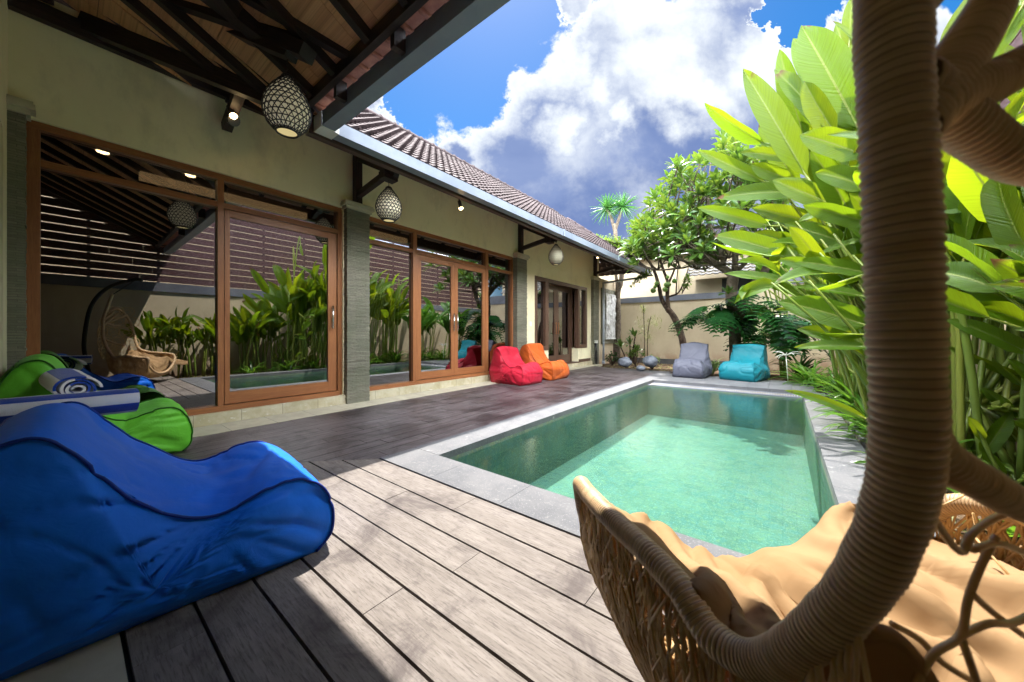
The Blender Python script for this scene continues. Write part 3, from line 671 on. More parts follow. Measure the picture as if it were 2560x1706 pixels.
# tile surfaces: a wavy sheet with stepped courses
def tiles(origin, ux, us, wid, run, clip, name='roof_tiles', tw=.20, th=.22, lift=.055):
    """origin: eave corner, ux: unit along eave, us: unit up the slope"""
    b = MB(); n = ux.cross(us).normalized()
    if n.z < 0: n = -n
    nx = int(wid/tw*6); rows = int(run/th)+1
    for r in range(rows):
        s0 = r*th; s1 = min((r+1)*th, run)
        pts0 = []; pts1 = []
        for i in range(nx+1):
            a = i*tw/6; ph = (i % 6)/6.; wv = (.014*math.cos(2*math.pi*ph)+.007*math.cos(4*math.pi*ph))*tw/.17
            lo, hi = clip((s0+s1)/2)
            a = min(max(a, lo), hi)
            jt = .004*noise.noise(V((a*5, r*1.7, 0)))
            pts0.append(origin+ux*a+us*(s0-.02)+n*(wv+lift+jt)); pts1.append(origin+ux*a+us*s1+n*(wv+.002))
        b.grid([pts0, pts1])
        low = [p-n*.03 for p in pts0]; b.grid([low, pts0])
    return b
pit = math.atan(.80); runm = (5.90-3.70)/math.cos(pit)
us = V((-math.cos(pit), 0, math.sin(pit)))
o0 = V((EX+.03, EY-4.5, EZ+.03))
b = tiles(o0, V((0, 1, 0)), us, 12.25-EY+4.5, runm, lambda s: (4.5-s*math.cos(pit), 12.25-EY+4.5-s*math.cos(pit)), tw=.135, th=.21)
RT = b.build('roof', MAT.tile, VL, True)
RT.data.polygons.foreach_set('use_smooth', [True]*len(RT.data.polygons))
# hip end, back slope and ridge caps
rz = o0.z+runm*math.sin(pit); rx = o0.x-runm*math.cos(pit); ry = 12.25-runm*math.cos(pit)
b = tiles(V((EX+.03-2*runm*math.cos(pit), 12.25, EZ+.03)), V((1, 0, 0)), V((0, -math.cos(pit), math.sin(pit))), 2*runm*math.cos(pit), runm, lambda s: (s*math.cos(pit), 2*runm*math.cos(pit)-s*math.cos(pit)))
b.build('roof_hip', MAT.tile, RT, True)
b = MB(); b.quad([(rx, EY-4.5, rz), (rx, ry, rz), (2*rx-o0.x, 12.25, EZ), (2*rx-o0.x, EY-4.5, EZ)]); b.build('roof_back', MAT.tile, RT)
def caps(b, p, q, r=.085, L=.30):
    d = (q-p); n = int(d.length/L); d.normalize()
    for k in range(n):
        a = p+d*(k*L); c = p+d*((k+1)*L+.03)
        b.tube([a, a+d*.05, c], [r*1.18, r*1.0, r*.92], 10)
b = MB(); caps(b, V((rx, EY-4, rz+.0)), V((rx, ry, rz+.0))); b.build('ridge_caps', MAT.tile, RT, True)
b = MB(); caps(b, V((EX+.03, 12.25, EZ+.06)), V((rx, ry, rz+.02)))
b.build('hip_caps', MAT.tile, RT, True)
# soffit of the main eave and brackets
b = MB(); zs = lambda x: EZ+.07+(EX-x)*.46
for k in range(42):
    y = EY-.1+k*.26
    b.hexa([(-5.2, y, zs(-5.2)), (EX, y, zs(EX)), (EX, y+.257, zs(EX)), (-5.2, y+.257, zs(-5.2)), (-5.2, y, zs(-5.2)+.02), (EX, y, zs(EX)+.02), (EX, y+.257, zs(EX)+.02), (-5.2, y+.257, zs(-5.2)+.02)], 0)
SF = b.build('soffit', MAT.ceil, VL)
for k in range(17):
    y = 1.9+k*.62
    b = MB(); b.bar((-5.05, y, zs(-5.05)-.03), (EX, y, zs(EX)-.03), .05, .06); b.build('rafter', MAT.timber, SF)
b = MB(); b.box(-5.0, -4.93, -.36, 11.28, 3.66, 3.80, 1); b.build('wall_plate', MAT.timber, VL)
def bracket(y, z=0):
    b = MB(); b.box(-4.995, -4.90, y-.05, y+.05, 2.912, 3.72, 2); b.hexa([(-4.98, y-.035, 2.86+.05), (-4.9, y-.035, 2.912), (-4.9, y+.035, 2.912), (-4.98, y+.035, 2.91), (-4.995, y-.045, 2.93), (-4.895, y-.045, 2.93), (-4.895, y+.045, 2.93), (-4.995, y+.045, 2.93)], 2)
    p = b.build('bracket', MAT.timber, VL, bevel=.006)
    b = MB(); b.bar((-4.95, y, 3.62), (-3.95, y, 3.10), .075, .13); b.bar((-4.02, y, 3.17), (-3.70, y, 3.02), .06, .09); b.build('sloping_beam', MAT.timber, p, bevel=.004)
    b = MB(); b.bar((-4.93, y, 3.04), (-4.10, y, 3.16), .07, .085); b.build('strut', MAT.timber, p, bevel=.004)
    b = MB(); b.box(-4.22, -4.08, y-.10, y+.10, 3.05, 3.15, 1); b.build('end_block', MAT.timber, p, bevel=.006)
for y in (2.65, 6.70, 10.9): bracket(y)
# terrace roof underside: boards on rafters running down to the eave
PW = .5
zt = lambda y: EZ+.09+(EY-.08-y)*PW
TR = None
b = MB(); yA = EY-.10
step = .62; y = yA; row = 0
while y > -3.4:
    y2 = y-step; x = -5.0+random.uniform(0, .3)*0
    xv = lambda yy: EX-(EY-yy)       # valley line
    xx0 = -6.0; k = 0
    while xx0 < 2.3:
        w = .31
        a0 = max(xx0, xv(y)-.02); a1 = max(xx0, xv(y2)-.02)
        if xx0+w > min(xv(y2), xv(y)):
            c0 = max(a0, -4.99); c1 = max(a1, -4.99); e = xx0+w-.004
            if e > c0 or e > c1:
                c0 = min(c0, e); c1 = min(c1, e)
                b.hexa([(c1, y2, zt(y2)), (e, y2, zt(y2)), (e, y-.004, zt(y)), (c0, y-.004, zt(y)), (c1, y2, zt(y2)+.015), (e, y2, zt(y2)+.015), (e, y-.004, zt(y)+.015), (c0, y-.004, zt(y)+.015)], 1)
        xx0 += w
    y = y2; row += 1
TR = b.build('terrace_ceiling', MAT.ceil, VL)
b = MB()   # tile ends peeping out past the boards
x = EX-.1
while x < 2.25:
    b.box(x, x+.17, EY-.10, EY+.05, EZ+.105+random.uniform(0, .006), EZ+.125, 0)
    b.tube([(x+.185, EY-.12, EZ+.115), (x+.185, EY+.06, EZ+.095)], .022, 8); x += .2
b.build('tile_ends', MAT.tile_raw, TR)
# outer tiles of the terrace roof, ridge along X
pw = math.atan(.80); runw = 2.9/math.cos(pw)
b = tiles(V((EX-.2-3.0, EY+.06, EZ+.14)), V((1, 0, 0)), V((0, -math.cos(pw), math.sin(pw))), 9.0, runw, lambda s: (max(0, 3.0-s*math.cos(pw)), 9.0))
b.build('terrace_roof', MAT.tile, VL, True)
b = MB(); yr = EY+.06-2.9; zr = EZ+.14+2.9*.8; b.quad([(-6.7, yr, zr), (2.25, yr, zr), (2.25, yr-3.5, zr-2.6), (-6.7, yr-3.5, zr-2.6)]); b.build('terrace_roof_back', MAT.tile, VL)
xr = EX+.55
xs_ = [-4.20, -3.88, -3.38, -2.95, -2.42, -1.95, -1.42, -.90, -.38, .14, .66, 1.18, 1.7, 2.1]
for x in xs_:
    yb = EY-.12 if x > EX-.05 else EY-(EX-x)-.02
    b = MB(); b.bar((x, -3.2, zt(-3.2)-.045), (x, yb, zt(yb)-.045), .06, .085); b.build('rafter', MAT.timber, TR)
b = MB(); b.bar((EX+.02, EY-.06, zt(EY-.06)-.07), (-4.98, EY-1.36-.06, zt(EY-1.36-.06)-.07), .09, .15); b.build('valley_rafter', MAT.timber, TR)
# truss over the first lantern
b = MB(); ty = 1.12
b.bar((-4.95, ty, 3.33), (-3.9, ty-.02, 3.68), .09, .10); b.bar((-4.0, .75, 3.80), (-3.02, 1.10, 3.22), .10, .15); b.bar((-3.05, 1.07, 3.26), (-2.86, 1.14, 3.14), .12, .10)
b.bar((-3.9, .5, 3.72), (-3.0, 1.18, 3.32), .075, .13); b.bar((-3.45, .35, 3.75), (-2.70, 1.45, 3.22), .075, .11)
b.bar((-3.55, -.8, 4.05), (-3.30, 1.0, 3.42), .10, .16); b.bar((-4.95, -.1, 3.9), (-2.6, -.5, 3.98), .09, .16); b.bar((-3.3, .8, 3.45), (-2.6, -.5, 3.95), .09, .14)
b.build('truss', MAT.timber, TR, bevel=.006)
b = MB(); b.tube([(-4.72, 1.10, 3.34), (-4.66, 1.12, 3.30)], .06, 16); b.build('lamp_plate', MAT.black, TR)
# downpipe
b = MB(); pe = 11.55
b.tube([(EX+.06, pe, EZ-.11), (EX+.06, pe, EZ-.24), (EX-.02, pe, EZ-.28)], .042, 12); b.tube([(EX+.02, pe, EZ-.27), (-4.80, 11.22, EZ-.38)], .034, 12); b.tube([(-4.80, 11.22, EZ-.34), (-4.80, 11.22, 0)], .036, 12); b.tube([(-4.80, 11.22, 0), (-4.80, 11.22, .10)], .052, 12)
b.build('downpipe', MAT.pipe, VL, True)

# ------------------------------------------------------------------ lanterns and spots
def lantern(c, drop, label):
    W_, H_ = .165, .44
    t_ = thing('lantern', label, 'lantern', c, 'woven egg lanterns hanging under the eaves')
    c = V(c)
    def prof(t):   # t 0 bottom .. 1 top
        z = -H_/2+t*H_
        r = W_*math.sin(math.pi*(.18+.82*t)**1.0)**.75*(1-.42*t**2.2) if t < 1 else 0
        return max(r, .018), z
    rs = []
    K = [(0, .075), (.06, .105), (.15, .138), (.28, .160), (.40, .166), (.52, .158), (.64, .138), (.76, .108), (.87, .072), (.95, .045), (1, .03)]
    def rad(t):
        for (a, ra), (b_, rb) in zip(K[:-1], K[1:]):
            if t <= b_: 
                u = (t-a)/(b_-a); u = u*u*(3-2*u)*.35+u*.65; return ra+(rb-ra)*u
        return K[-1][1]
    b = MB(); b.lathe([(rad(k/24)-.005, -H_/2+H_*k/24) for k in range(25)], c, 32); b.build('shade', MAT.paper, t_, True)
    b = MB(); n = 22
    for s in (1, -1):
        for k in range(n):
            pts = []
            for i in range(29):
                t = i/28; a = 2*math.pi*k/n+s*t*2.0; r = rad(t)+.001; pts.append(c+V((r*math.cos(a), r*math.sin(a), -H_/2+H_*t)))
            b.tube(pts, .0036, 4, False)
    for t in [.02, .08, .15, .235, .325, .42, .515, .61, .705, .80, .88, .94, .98]:
        r = rad(t)+.001; pts = [c+V((r*math.cos(2*math.pi*k/32), r*math.sin(2*math.pi*k/32), -H_/2+H_*t)) for k in range(33)]; b.tube(pts, .0038, 4, False)
    for t, w in ((0, .008), (.985, .01)):
        r = rad(t); pts = [c+V((r*math.cos(2*math.pi*k/32), r*math.sin(2*math.pi*k/32), -H_/2+H_*t)) for k in range(33)]; b.tube(pts, w, 6, False)
    b.build('bamboo_weave', MAT.black, t_, True)
    b = MB(); b.lathe([(.034, H_/2-.02), (.028, H_/2+.012), (0, H_/2+.014)], c, 16)
    pts = [c+V((.006*math.sin(k*1.7), .006*math.cos(k*2.1), H_/2+drop*k/8)) for k in range(9)]; b.tube(pts, .004, 6); b.build('cord', MAT.black, t_, True)
lantern(at(718, 262, D=2.75), .19, 'large woven egg lantern hanging under the terrace roof, nearest the viewer')
lantern(at(972, 511, Y=2.65), .10, 'black and cream egg lantern above the second slate pillar')
lantern(at(1390, 637, Y=6.72), .10, 'smallest egg lantern, in front of the wall above the dark brown door')
def spot(p, d, label, s=1):
    p, d = V(p), V(d).normalized(); t_ = thing('spot_lamp', label, 'spot lamp', p, 'spot lamps under the eaves')
    b = MB(); b.tube([p, p+d*.10*s], .026*s, 14); b.tube([p+V((0, 0, .05)), p+V((0, 0, -.005))], .012, 8); b.tube([p+V((0, 0, .045)), p+V((0, 0, .07))], .035, 14); b.build('housing', MAT.black, t_, True)
    b = MB(); q = p+d*.10*s
    b.tube([q, q+d*.012, q+d*.026*s], [.028*s, .031*s, .018*s], 16); b.build('lens', MAT.lamp, t_, True)
spot(at(573, 268, X=-4.66), (.25, .12, -.5), 'lit spot lamp on the truss near the largest lantern', 1.1)
spot(at(1148, 503, X=-3.78), (.06, .12, -.5), 'lit spot lamp under the gutter between two lanterns')
spot(at(1489, 636, X=-4.3), (.2, .2, -.4), 'small lit spot lamp beside the last roof bracket')

# ------------------------------------------------------------------ walls round the garden
FY = 13.2
g = thing('garden_wall', 'cream garden wall with a dark grey band behind the trees', 'wall', (-3, FY, 0))
b = MB(); b.box(-5.6, -.72, FY, FY+.2, -.06, 2.18, 0); b.build('wall', MAT.gwall, g)
b = MB(); b.box(-5.6, -.72, FY-.03, FY+.23, 2.18, 2.38, 0); b.build('coping_band', MAT.band, g)
b = MB(); b.box(-5.6, -.72, FY-.01, FY-.001, -.06, .12, 0); b.build('base_band', MAT.dgrey, g)
g = thing('side_garden_wall', 'short cream wall holding the carved stone relief beside the downpipe', 'wall', (WX, 12, 0))
b = MB(); b.box(-5.2, -5.02, 11.3, FY-.001, -.06, 2.95, 1); b.build('wall', MAT.gwall, g)
b = MB(); b.box(-5.019, -4.97, 11.5, 13.0, .66, 2.62, 2); b.build('slate_surround', MAT.slate, g)
# carved relief
b = MB(); P = []
for i in range(61):
    row = []
    for j in range(101):
        y = 11.72+i/60*1.12; z = .82+j/100*1.62
        e = min(i, 60-i, j, 100-j); q = V((y*3.2, z*3.2, .5))
        h = abs(noise.fractal(q, 1, 2, 4))*.09+.03*noise.noise(q*3)
        if e < 3: h = .045
        row.append((-4.95+h, y, z))
    P.append(row)
b.grid(P); b.box(-4.969, -4.93, 11.71, 12.85, .81, 2.45, 2)
tag(b.build('stone_relief', MAT.relief, smooth=True), 'pale carved stone relief panel on the wall beside the downpipe', 'relief panel')
g = thing('garden_pier', 'cream wall section with grey top to the right of the banded wall', 'wall', (0, 12.9, 0))
b = MB(); b.box(-.715, 2.1, 12.9, 13.1, -.06, 2.45, 0); b.build('wall', MAT.gwall, g)
b = MB(); b.box(-.73, 2.1, 12.87, 13.13, 2.45, 2.85, 0); b.build('coping_band', MAT.band, g)
# neighbour beyond
g = thing('neighbour_house', 'pale house wall with clay tiled roof beyond the garden wall', 'house', (-3, 15, 0))
b = MB(); b.box(-9, 1.5, 14.2, 17.5, -.06, 4.1, 0); b.box(-3.35, -3.1, 14.1, 14.199, -.06, 4.1, 2); b.box(-6.6, -6.35, 14.1, 14.199, -.06, 4.1, 2); b.build('wall', MAT.gwall, g)
b = tiles(V((-9.3, 13.9, 4.05)), V((1, 0, 0)), V((0, math.cos(.5), math.sin(.5))), 11.0, 2.8, lambda s: (0, 11)); b.build('roof', MAT.tile, g, True)
b = MB(); b.box(-9.3, 1.7, 13.82, 13.9, 3.93, 4.06, 0); b.build('eave', MAT.white, g)
g = thing('garden_shed', 'dark tiled lean-to roof seen between the trees', 'shed', (0, 13.6, 0))
b = tiles(V((-2.6, 13.0, 2.95)), V((1, 0, 0)), V((0, math.cos(.6), math.sin(.6))), 3.2, 1.0, lambda s: (0, 3.2)); b.build('roof', MAT.dgrey, g, True)
b = MB(); b.box(-2.4, .6, 13.5, 14.0, 2.38, 2.9, 0); b.build('wall', MAT.gwall, g)
b = MB(); b.box(-1.6, -.2, 13.45, 13.499, 2.4, 2.85, 0); b.build('window', MAT.black, g)
# right hand wall with the slatted fence on top
RX = 1.95
g = thing('boundary_wall', 'pale boundary wall with grey coping behind the broad leaved plants', 'wall', (RX, 5, 0))
b = MB(); b.box(RX, RX+.2, -3.2, 13.1, -.06, 2.05, 1); b.build('wall', MAT.gwall, g)
b = MB(); b.box(RX-.03, RX+.23, -3.2, 12.86, 2.05, 2.27, 1); b.build('coping_band', MAT.band, g)
g = thing('slatted_fence', 'dark red slatted timber fence on top of the boundary wall', 'fence', (RX+.1, 5, 2.27))
b = MB(); z = 2.30
while z < 4.8:
    y = -3.2
    while y < 12.8:
        L = random.uniform(1.8, 2.6); b.box(RX+.06, RX+.08, y, min(y+L, 12.8)-.004, z, z+.155, 1); y += L
    z += .178
b.build('slats', MAT.slat, g)
for k in range(15):
    b = MB(); b.box(RX+.081, RX+.13, -3.0+k*1.1, -2.95+k*1.1, 2.27, 4.85, 2); b.build('post', MAT.timber, g)
g = thing('white_house', 'white house wall beyond the slatted fence', 'house', (5, 4, 0))
b = MB(); b.box(4.2, 9, -4, 16, -.06, 5.2, 1); b.build('wall', MAT.gwall, g)

# ------------------------------------------------------------------ bean bags
PROF = [(.03, 0), (-.02, .10), (-.035, .28), (.02, .50), (.10, .635), (.19, .685), (.27, .665), (.36, .57), (.47, .455), (.58, .375), (.69, .345), (.80, .37), (.91, .405), (1.01, .395), (1.09, .32), (1.125, .20), (1.11, .07), (1.06, .0)]
def beanbag(name_label, cat_label, base, ang, L=1.0, Wd=.78, Hb=.72, Hs=.40, mat=None, pm=None, seed=0, dens=1.0, wr=1.0, slim=0):
    root = thing('bean_bag', name_label, 'bean bag', (base[0], base[1], base[2]), 'bean bag loungers')
    sx = L/1.125; B = V(base)
    def remap(x, z):
        f = min(1, max(0, (.62-x)/.35)); s = Hb/.685*f+Hs/.405*(1-f); return (x*sx, z*s)
    up = [remap(*p) for p in PROF]
    cr = cat_rom([(x, 0, z) for x, z in up], 6); cr = [(p.x, max(p.z, 0)) for p in cr]
    n0 = len(cr); nb_ = 14
    a, c = cr[-1], cr[0]
    cr += [(a[0]+(c[0]-a[0])*k/nb_, 0.) for k in range(1, nb_)]
    N_ = len(cr); ker = (.50*sx, .15*Hs/.40)
    M1 = int(34*dens); M2 = int(16*dens)
    hw = Wd/2; rows = []
    sadd = V((.66*sx, 0, .34*Hs/.4))
    ca, sa = math.cos(ang), math.sin(ang)
    def world(p): return V((B.x+p.x*ca-p.y*sa, B.y+p.x*sa+p.y*ca, B.z+p.z))
    off = V((seed*3.7, seed*1.9, seed*5.3))
    def disp(p, nrm, side):
        d = p-sadd; r = math.hypot(d.x, d.z); th = math.atan2(d.z, d.x)
        k = abs(noise.noise(V((th*4.2+.8*noise.noise(V((p.x*3, p.z*3, seed))), r*1.5, side*2.0+seed)))) if side else abs(noise.noise(V((p.x*11+1.5*noise.noise(V((p.y*3, p.x*4, 1))), p.y*2.6, seed+p.z*2))))
        w1 = -(max(0, .20-k)/.20)**1.3*.030*min(1, r*3.5)*max(0, 1-r*1.35)*(1.1 if side else .35)
        q = p*3.1+off; w2 = (noise.noise(q)-.0)*.026
        q = V((p.x*4.5+p.z*3, p.y*3, p.z*3-p.x*2))+off; kk = abs(noise.noise(q)); w3 = -(max(0, .09-kk)/.09)**1.5*.009
        f = min(1, p.z/.08)
        return nrm*((w1+w2+w3)*wr*f)
    sections = []
    for j in range(-M1//2, M1//2+1):
        s = j/(M1/2); y = s*hw
        crown = (1-s**4)
        sections.append((1-.0*abs(s)**6, y, crown))
    top = []
    for sc, y, crown in sections:
        row = []
        for (x, z) in cr:
            dx, dz = x-ker[0], z-ker[1]; rr = math.hypot(dx, dz)
            puff = .028*crown
            if z > .001 and x < .3*sx and z > .55*Hb: puff += .02*(abs(y/hw)**3)*0
            px_ = x+dx/rr*puff; pz = z+(dz/rr*puff if z > .001 else 0)
            # corners of the backrest stand up like pillow ears
            row.append(V((px_, y*(1+.0), pz)))
        top.append(row)
    def cap(s):
        rows = []
        for k in range(1, M2+1):
            f = 1-k/M2; f2 = f
            row = []
            for (x, z) in cr:
                dx, dz = x-ker[0], z-ker[1]
                bul = .085*(1-f2**2.2)
                row.append(V((ker[0]+dx*f2, s*(hw+bul-.0), ker[1]+dz*f2)))
            rows.append(row)
        return rows
    full = cap(-1)[::-1]+top+cap(1)
    # displacement by a rough normal
    out = []
    nR = len(full)
    for i, row in enumerate(full):
        o_ = []
        side = -1 if i < M2 else (1 if i >= M2+len(top) else 0)
        for k, p in enumerate(row):
            a = row[(k+1) % N_]-row[(k-1) % N_]; c = full[min(i+1, nR-1)][k]-full[max(i-1, 0)][k]
            nn = c.cross(a)
            nn = nn.normalized() if nn.length > 1e-7 else V((0, side, 0))
            q = (p-V((ker[0], 0, ker[1])))
            if nn.dot(q) < 0: nn = -nn
            if side: nn = (nn+V((0, side*1.5, 0))).normalized()
            q = p+disp(p, nn, side)
            if slim:
                e_ = min(1, max(0, (p.z-.30*Hb)/(.22*Hb))); e_ = e_*e_*(3-2*e_); top_ = max(0, (p.z-.80*Hb)/(.2*Hb))
                q.y *= 1-slim*e_*(1-.55*min(1, top_)); q.x -= .03*e_*(1-abs(q.y)/(hw+.09))*(1-min(1, top_))
            q.z = max(q.z, 0.0); o_.append(world(q))
        out.append(o_)
    b = MB(); rows = [r+[r[0]] for r in out]; b.grid(rows); body = b.build('body', mat, root, True)
    # welted seams follow both edges of the panel
    for s, ri in ((-1, M2), (1, M2+len(top)-1)):
        b = MB(); pts = out[ri][:n0]
        pts = [p+(V((-sa, ca, 0))*s*.005)+V((0, 0, .003)) for p in pts]
        b.tube(pts, .0055, 6, True); b.build('piping', pm, root, True)
    idx = min(range(n0), key=lambda k: abs(cr[k][0]-.12*sx)+(10 if cr[k][1] < .4 else 0))
    for idx in (idx, n0-14):
        pts = [out[r][idx] for r in range(M2, M2+len(top))]; b = MB(); b.tube([p+V((0, 0, .001)) for p in pts], .004, 6); b.build('cross_seam', pm, root, True)
    return root
beanbag('large royal blue bean bag lounger in the near left corner', '', (-2.20, -.22, 0), R(84), 1.04, .80, .69, .355, MAT.blue, MAT.pblue, 1, 1.8, 1.15)
beanbag('lime green bean bag lounger beside the first glass window', '', (-4.46, -.30, 0), R(88), .99, .76, .81, .38, MAT.green, MAT.pgreen, 2, 1.2)
beanbag('crimson red bean bag lounger on the dark side deck', '', (-4.80, 5.80, 0), R(-4), .88, .64, .70, .39, MAT.red, MAT.pred, 3, 1.1, 1.5, .14)
beanbag('bright orange bean bag behind the red one', '', (-4.80, 6.76, 0), R(0), .92, .66, .76, .40, MAT.orange, MAT.porange, 4, 1.1, 1.5, .14)
beanbag('slate grey bean bag on the far end of the pool', '', (-1.69, 9.62, .004), R(-92), .92, .62, .76, .40, MAT.grey, MAT.pgrey, 5, 1.1, 1.5, .14)
beanbag('teal bean bag to the right of the grey one', '', (-.56, 9.70, .004), R(-104), .92, .66, .74, .38, MAT.teal, MAT.pteal, 6, 1.1, 1.5, .14)

# ------------------------------------------------------------------ towels
def roll(c, ax, Rr, L, label, cat='towel', turns=3.5, uvs=5.2, flat=.85):
    c = V(c); ax = V(ax).normalized(); s = ax.cross(V((0, 0, 1))).normalized(); u = V((0, 0, 1))
    b = MB(); n = 110; P = []; th = Rr/(turns+.6)
    def sp(k, o=0):
        a = 2*math.pi*turns*k/n; r = th*.5+Rr*(k/n)*.92+o; w = 1+.05*math.sin(a*2.3+1)
        return s*(math.cos(a)*r*w)+u*(math.sin(a)*r*flat*w)
    m = 8; ln = [0]
    for k in range(n): ln.append(ln[-1]+(sp(k+1)-sp(k)).length)
    for o in (0, th*.62):
        P = []
        for k in range(n+1):
            row = []
            for j in range(m+1):
                wob = .004*noise.noise(V((k*.12, j*.9, o*30+Rr)))
                row.append(c+ax*(L*(j/m-.5)+wob*2)+sp(k, o+wob))
            P.append(row)
        b.grid(P, uvf=lambda i, j: (i/9., ln[min(i, n)]/ (Rr*6.2)*uvs*.55 if uvs > 0 else j/m*(-uvs)))
    for j, e in ((0, -.5), (m, .5)):
        A = [c+ax*(L*e)+sp(k, 0) for k in range(n+1)]; B_ = [c+ax*(L*e)+sp(k, th*.62) for k in range(n+1)]
        b.grid([A, B_], uvf=lambda i, j: (0, ln[min(j, n)]/(Rr*6.2)*uvs*.33 if uvs > 0 else e+.5+.01))
    o = b.build('rolled_towel', MAT.towel, None, True); return tag(o, label, cat, 'blue and white striped towels')
roll((-3.86, .02, .655), (.93, .16, -.10), .092, .36, 'rolled blue and white striped towel on the green bean bag')
roll((-2.68, -.02, .655), (-.12, 1, -.02), .074, .50, 'rolled striped towel lying on the back of the blue bean bag', uvs=9, flat=.8)

# ------------------------------------------------------------------ hanging egg chair
ch = thing('hanging_egg_chair', 'wrapped rattan hanging egg chair filling the right foreground', 'hanging chair', (.3, .9, 0))
fd = V((-.55, .83, 0)).normalized(); wd = V((.83, .55, 0)).normalized()
def pd(px, py, d): return at(px, py, D=d*1.12)
near = [pd(2260, -900, .34), pd(2242, -420, .30), pd(2228, -60, .278), pd(2232, 160, .272), pd(2250, 500, .270), pd(2262, 850, .270), pd(2268, 1060, .272), pd(2246, 1250, .285), pd(2165, 1440, .31),
        pd(2040, 1580, .355), pd(1900, 1655, .42), pd(1780, 1590, .48), pd(1700, 1470, .535), pd(1610, 1372, .62), pd(1524, 1292, .74), pd(1475, 1240, .87), pd(1452, 1216, .97)]
tipn = near[-1]
# the rim goes on round the front and up the far side
frontc = tipn+wd*.05-fd*.02+V((0, 0, -.14)); 
far = [tipn+wd*.30-fd*.02+V((0, 0, -.30)), tipn+wd*.62-fd*.02+V((0, 0, -.30)), tipn+wd*.88-fd*.03+V((0, 0, -.14)), tipn+wd*.98-fd*.10+V((0, 0, .03))]
bar = near[5]
farb = [bar+wd*.80+fd*.28+V((0, 0, -.38)), bar+wd*.82+fd*.08+V((0, 0, -.28)), bar+wd*.84+V((0, 0, 0)), bar+wd*.80-fd*.03+V((0, 0, .22)), bar+wd*.66-fd*.05+V((0, 0, .42)), bar+wd*.42-fd*.05+V((0, 0, .52)), bar+wd*.16-fd*.04+V((0, 0, .44))]
ctrl = near+[frontc]+far+farb
def closed_rom(pts, n):
    pts = [V(p) for p in pts]; m = len(pts); out = []
    for i in range(m):
        a, b_, c, d = pts[i-1], pts[i], pts[(i+1) % m], pts[(i+2) % m]
        for k in range(n):
            t = k/n; out.append(.5*((2*b_)+(c-a)*t+(2*a-5*b_+4*c-d)*t*t+(3*b_-a-3*c+d)*t**3))
    return out
path = closed_rom(ctrl, 40)+[ctrl[0]]
def resample(path, st):
    out = [path[0]]; acc = 0
    for a, c in zip(path[:-1], path[1:]):
        d = (c-a).length; p = st-acc
        while p <= d: out.append(a+(c-a)*(p/d)); p += st
        acc = (acc+d) % st if d else acc
    return out
rp = resample(path, .0016)
RR = .0229
rad = [RR+.0020*abs(math.sin(math.pi*i*.0016/.0080+2.2*noise.noise(V((i*.012, 3, 0)))))*(1+.5*noise.noise(V((i*.03, 0, 7))))+.0012*noise.noise(V((i*.05, 0, 0))) for i in range(len(rp))]
# thicker band of wrapping every so often
b = MB(); b.tube(rp, rad, 20); b.build('rim', MAT.rattan, ch, True)
rimc = resample(path, .02)
cen = sum(rimc, V((0, 0, 0)))/len(rimc)
bot = V((cen.x+.02, cen.y+.02, .27))
tip_i = min(range(len(rimc)), key=lambda k: (rimc[k]-tipn).length)
# basket surface: from the lower rim down to the bottom
back = cen-fd*.52; 
def surf(i, t):
    """i: position on the rim, t: 0 at the rim, 1 at the deepest point below"""
    p = rimc[int(i) % len(rimc)]; deep = V((cen.x, cen.y, .10))
    outw = V((p.x-cen.x, p.y-cen.y, 0)); outw = outw.normalized() if outw.length > 1e-5 else V((0, 0, 0))
    k = t**2.6; q = p.lerp(deep, k)+outw*.012*math.sin(math.pi*min(1, t*1.1))*(1-k)
    q.z = p.z+(.10-p.z)*math.sin(math.pi/2*min(1, t)); return q
b = MB(); nr = len(rimc)
low = [k for k in range(nr) if rimc[k].z < .74]
rng = random.Random(11)
for k in range(1200):
    i = rng.choice(low); t = .0 if rng.random() < .6 else rng.uniform(0, .7); di = rng.uniform(-1.6, 1.6); pts = []
    st_ = rng.uniform(.06, .11)
    for s in range(rng.randint(5, 10)):
        if t > 1: break
        q = surf(i, min(t, .98)); pts.append(q+V((rng.uniform(-.004, .004), rng.uniform(-.004, .004), rng.uniform(-.003, .003))))
        i += di+rng.uniform(-1.5, 1.5); t += st_
        if rng.random() < .12: di = -di
        if rimc[int(i) % nr].z > .80: break
    if len(pts) > 2: b.tube(cat_rom(pts, 2), rng.uniform(.0022, .0040), 5)
b.build('woven_basket', MAT.strand, ch, True)
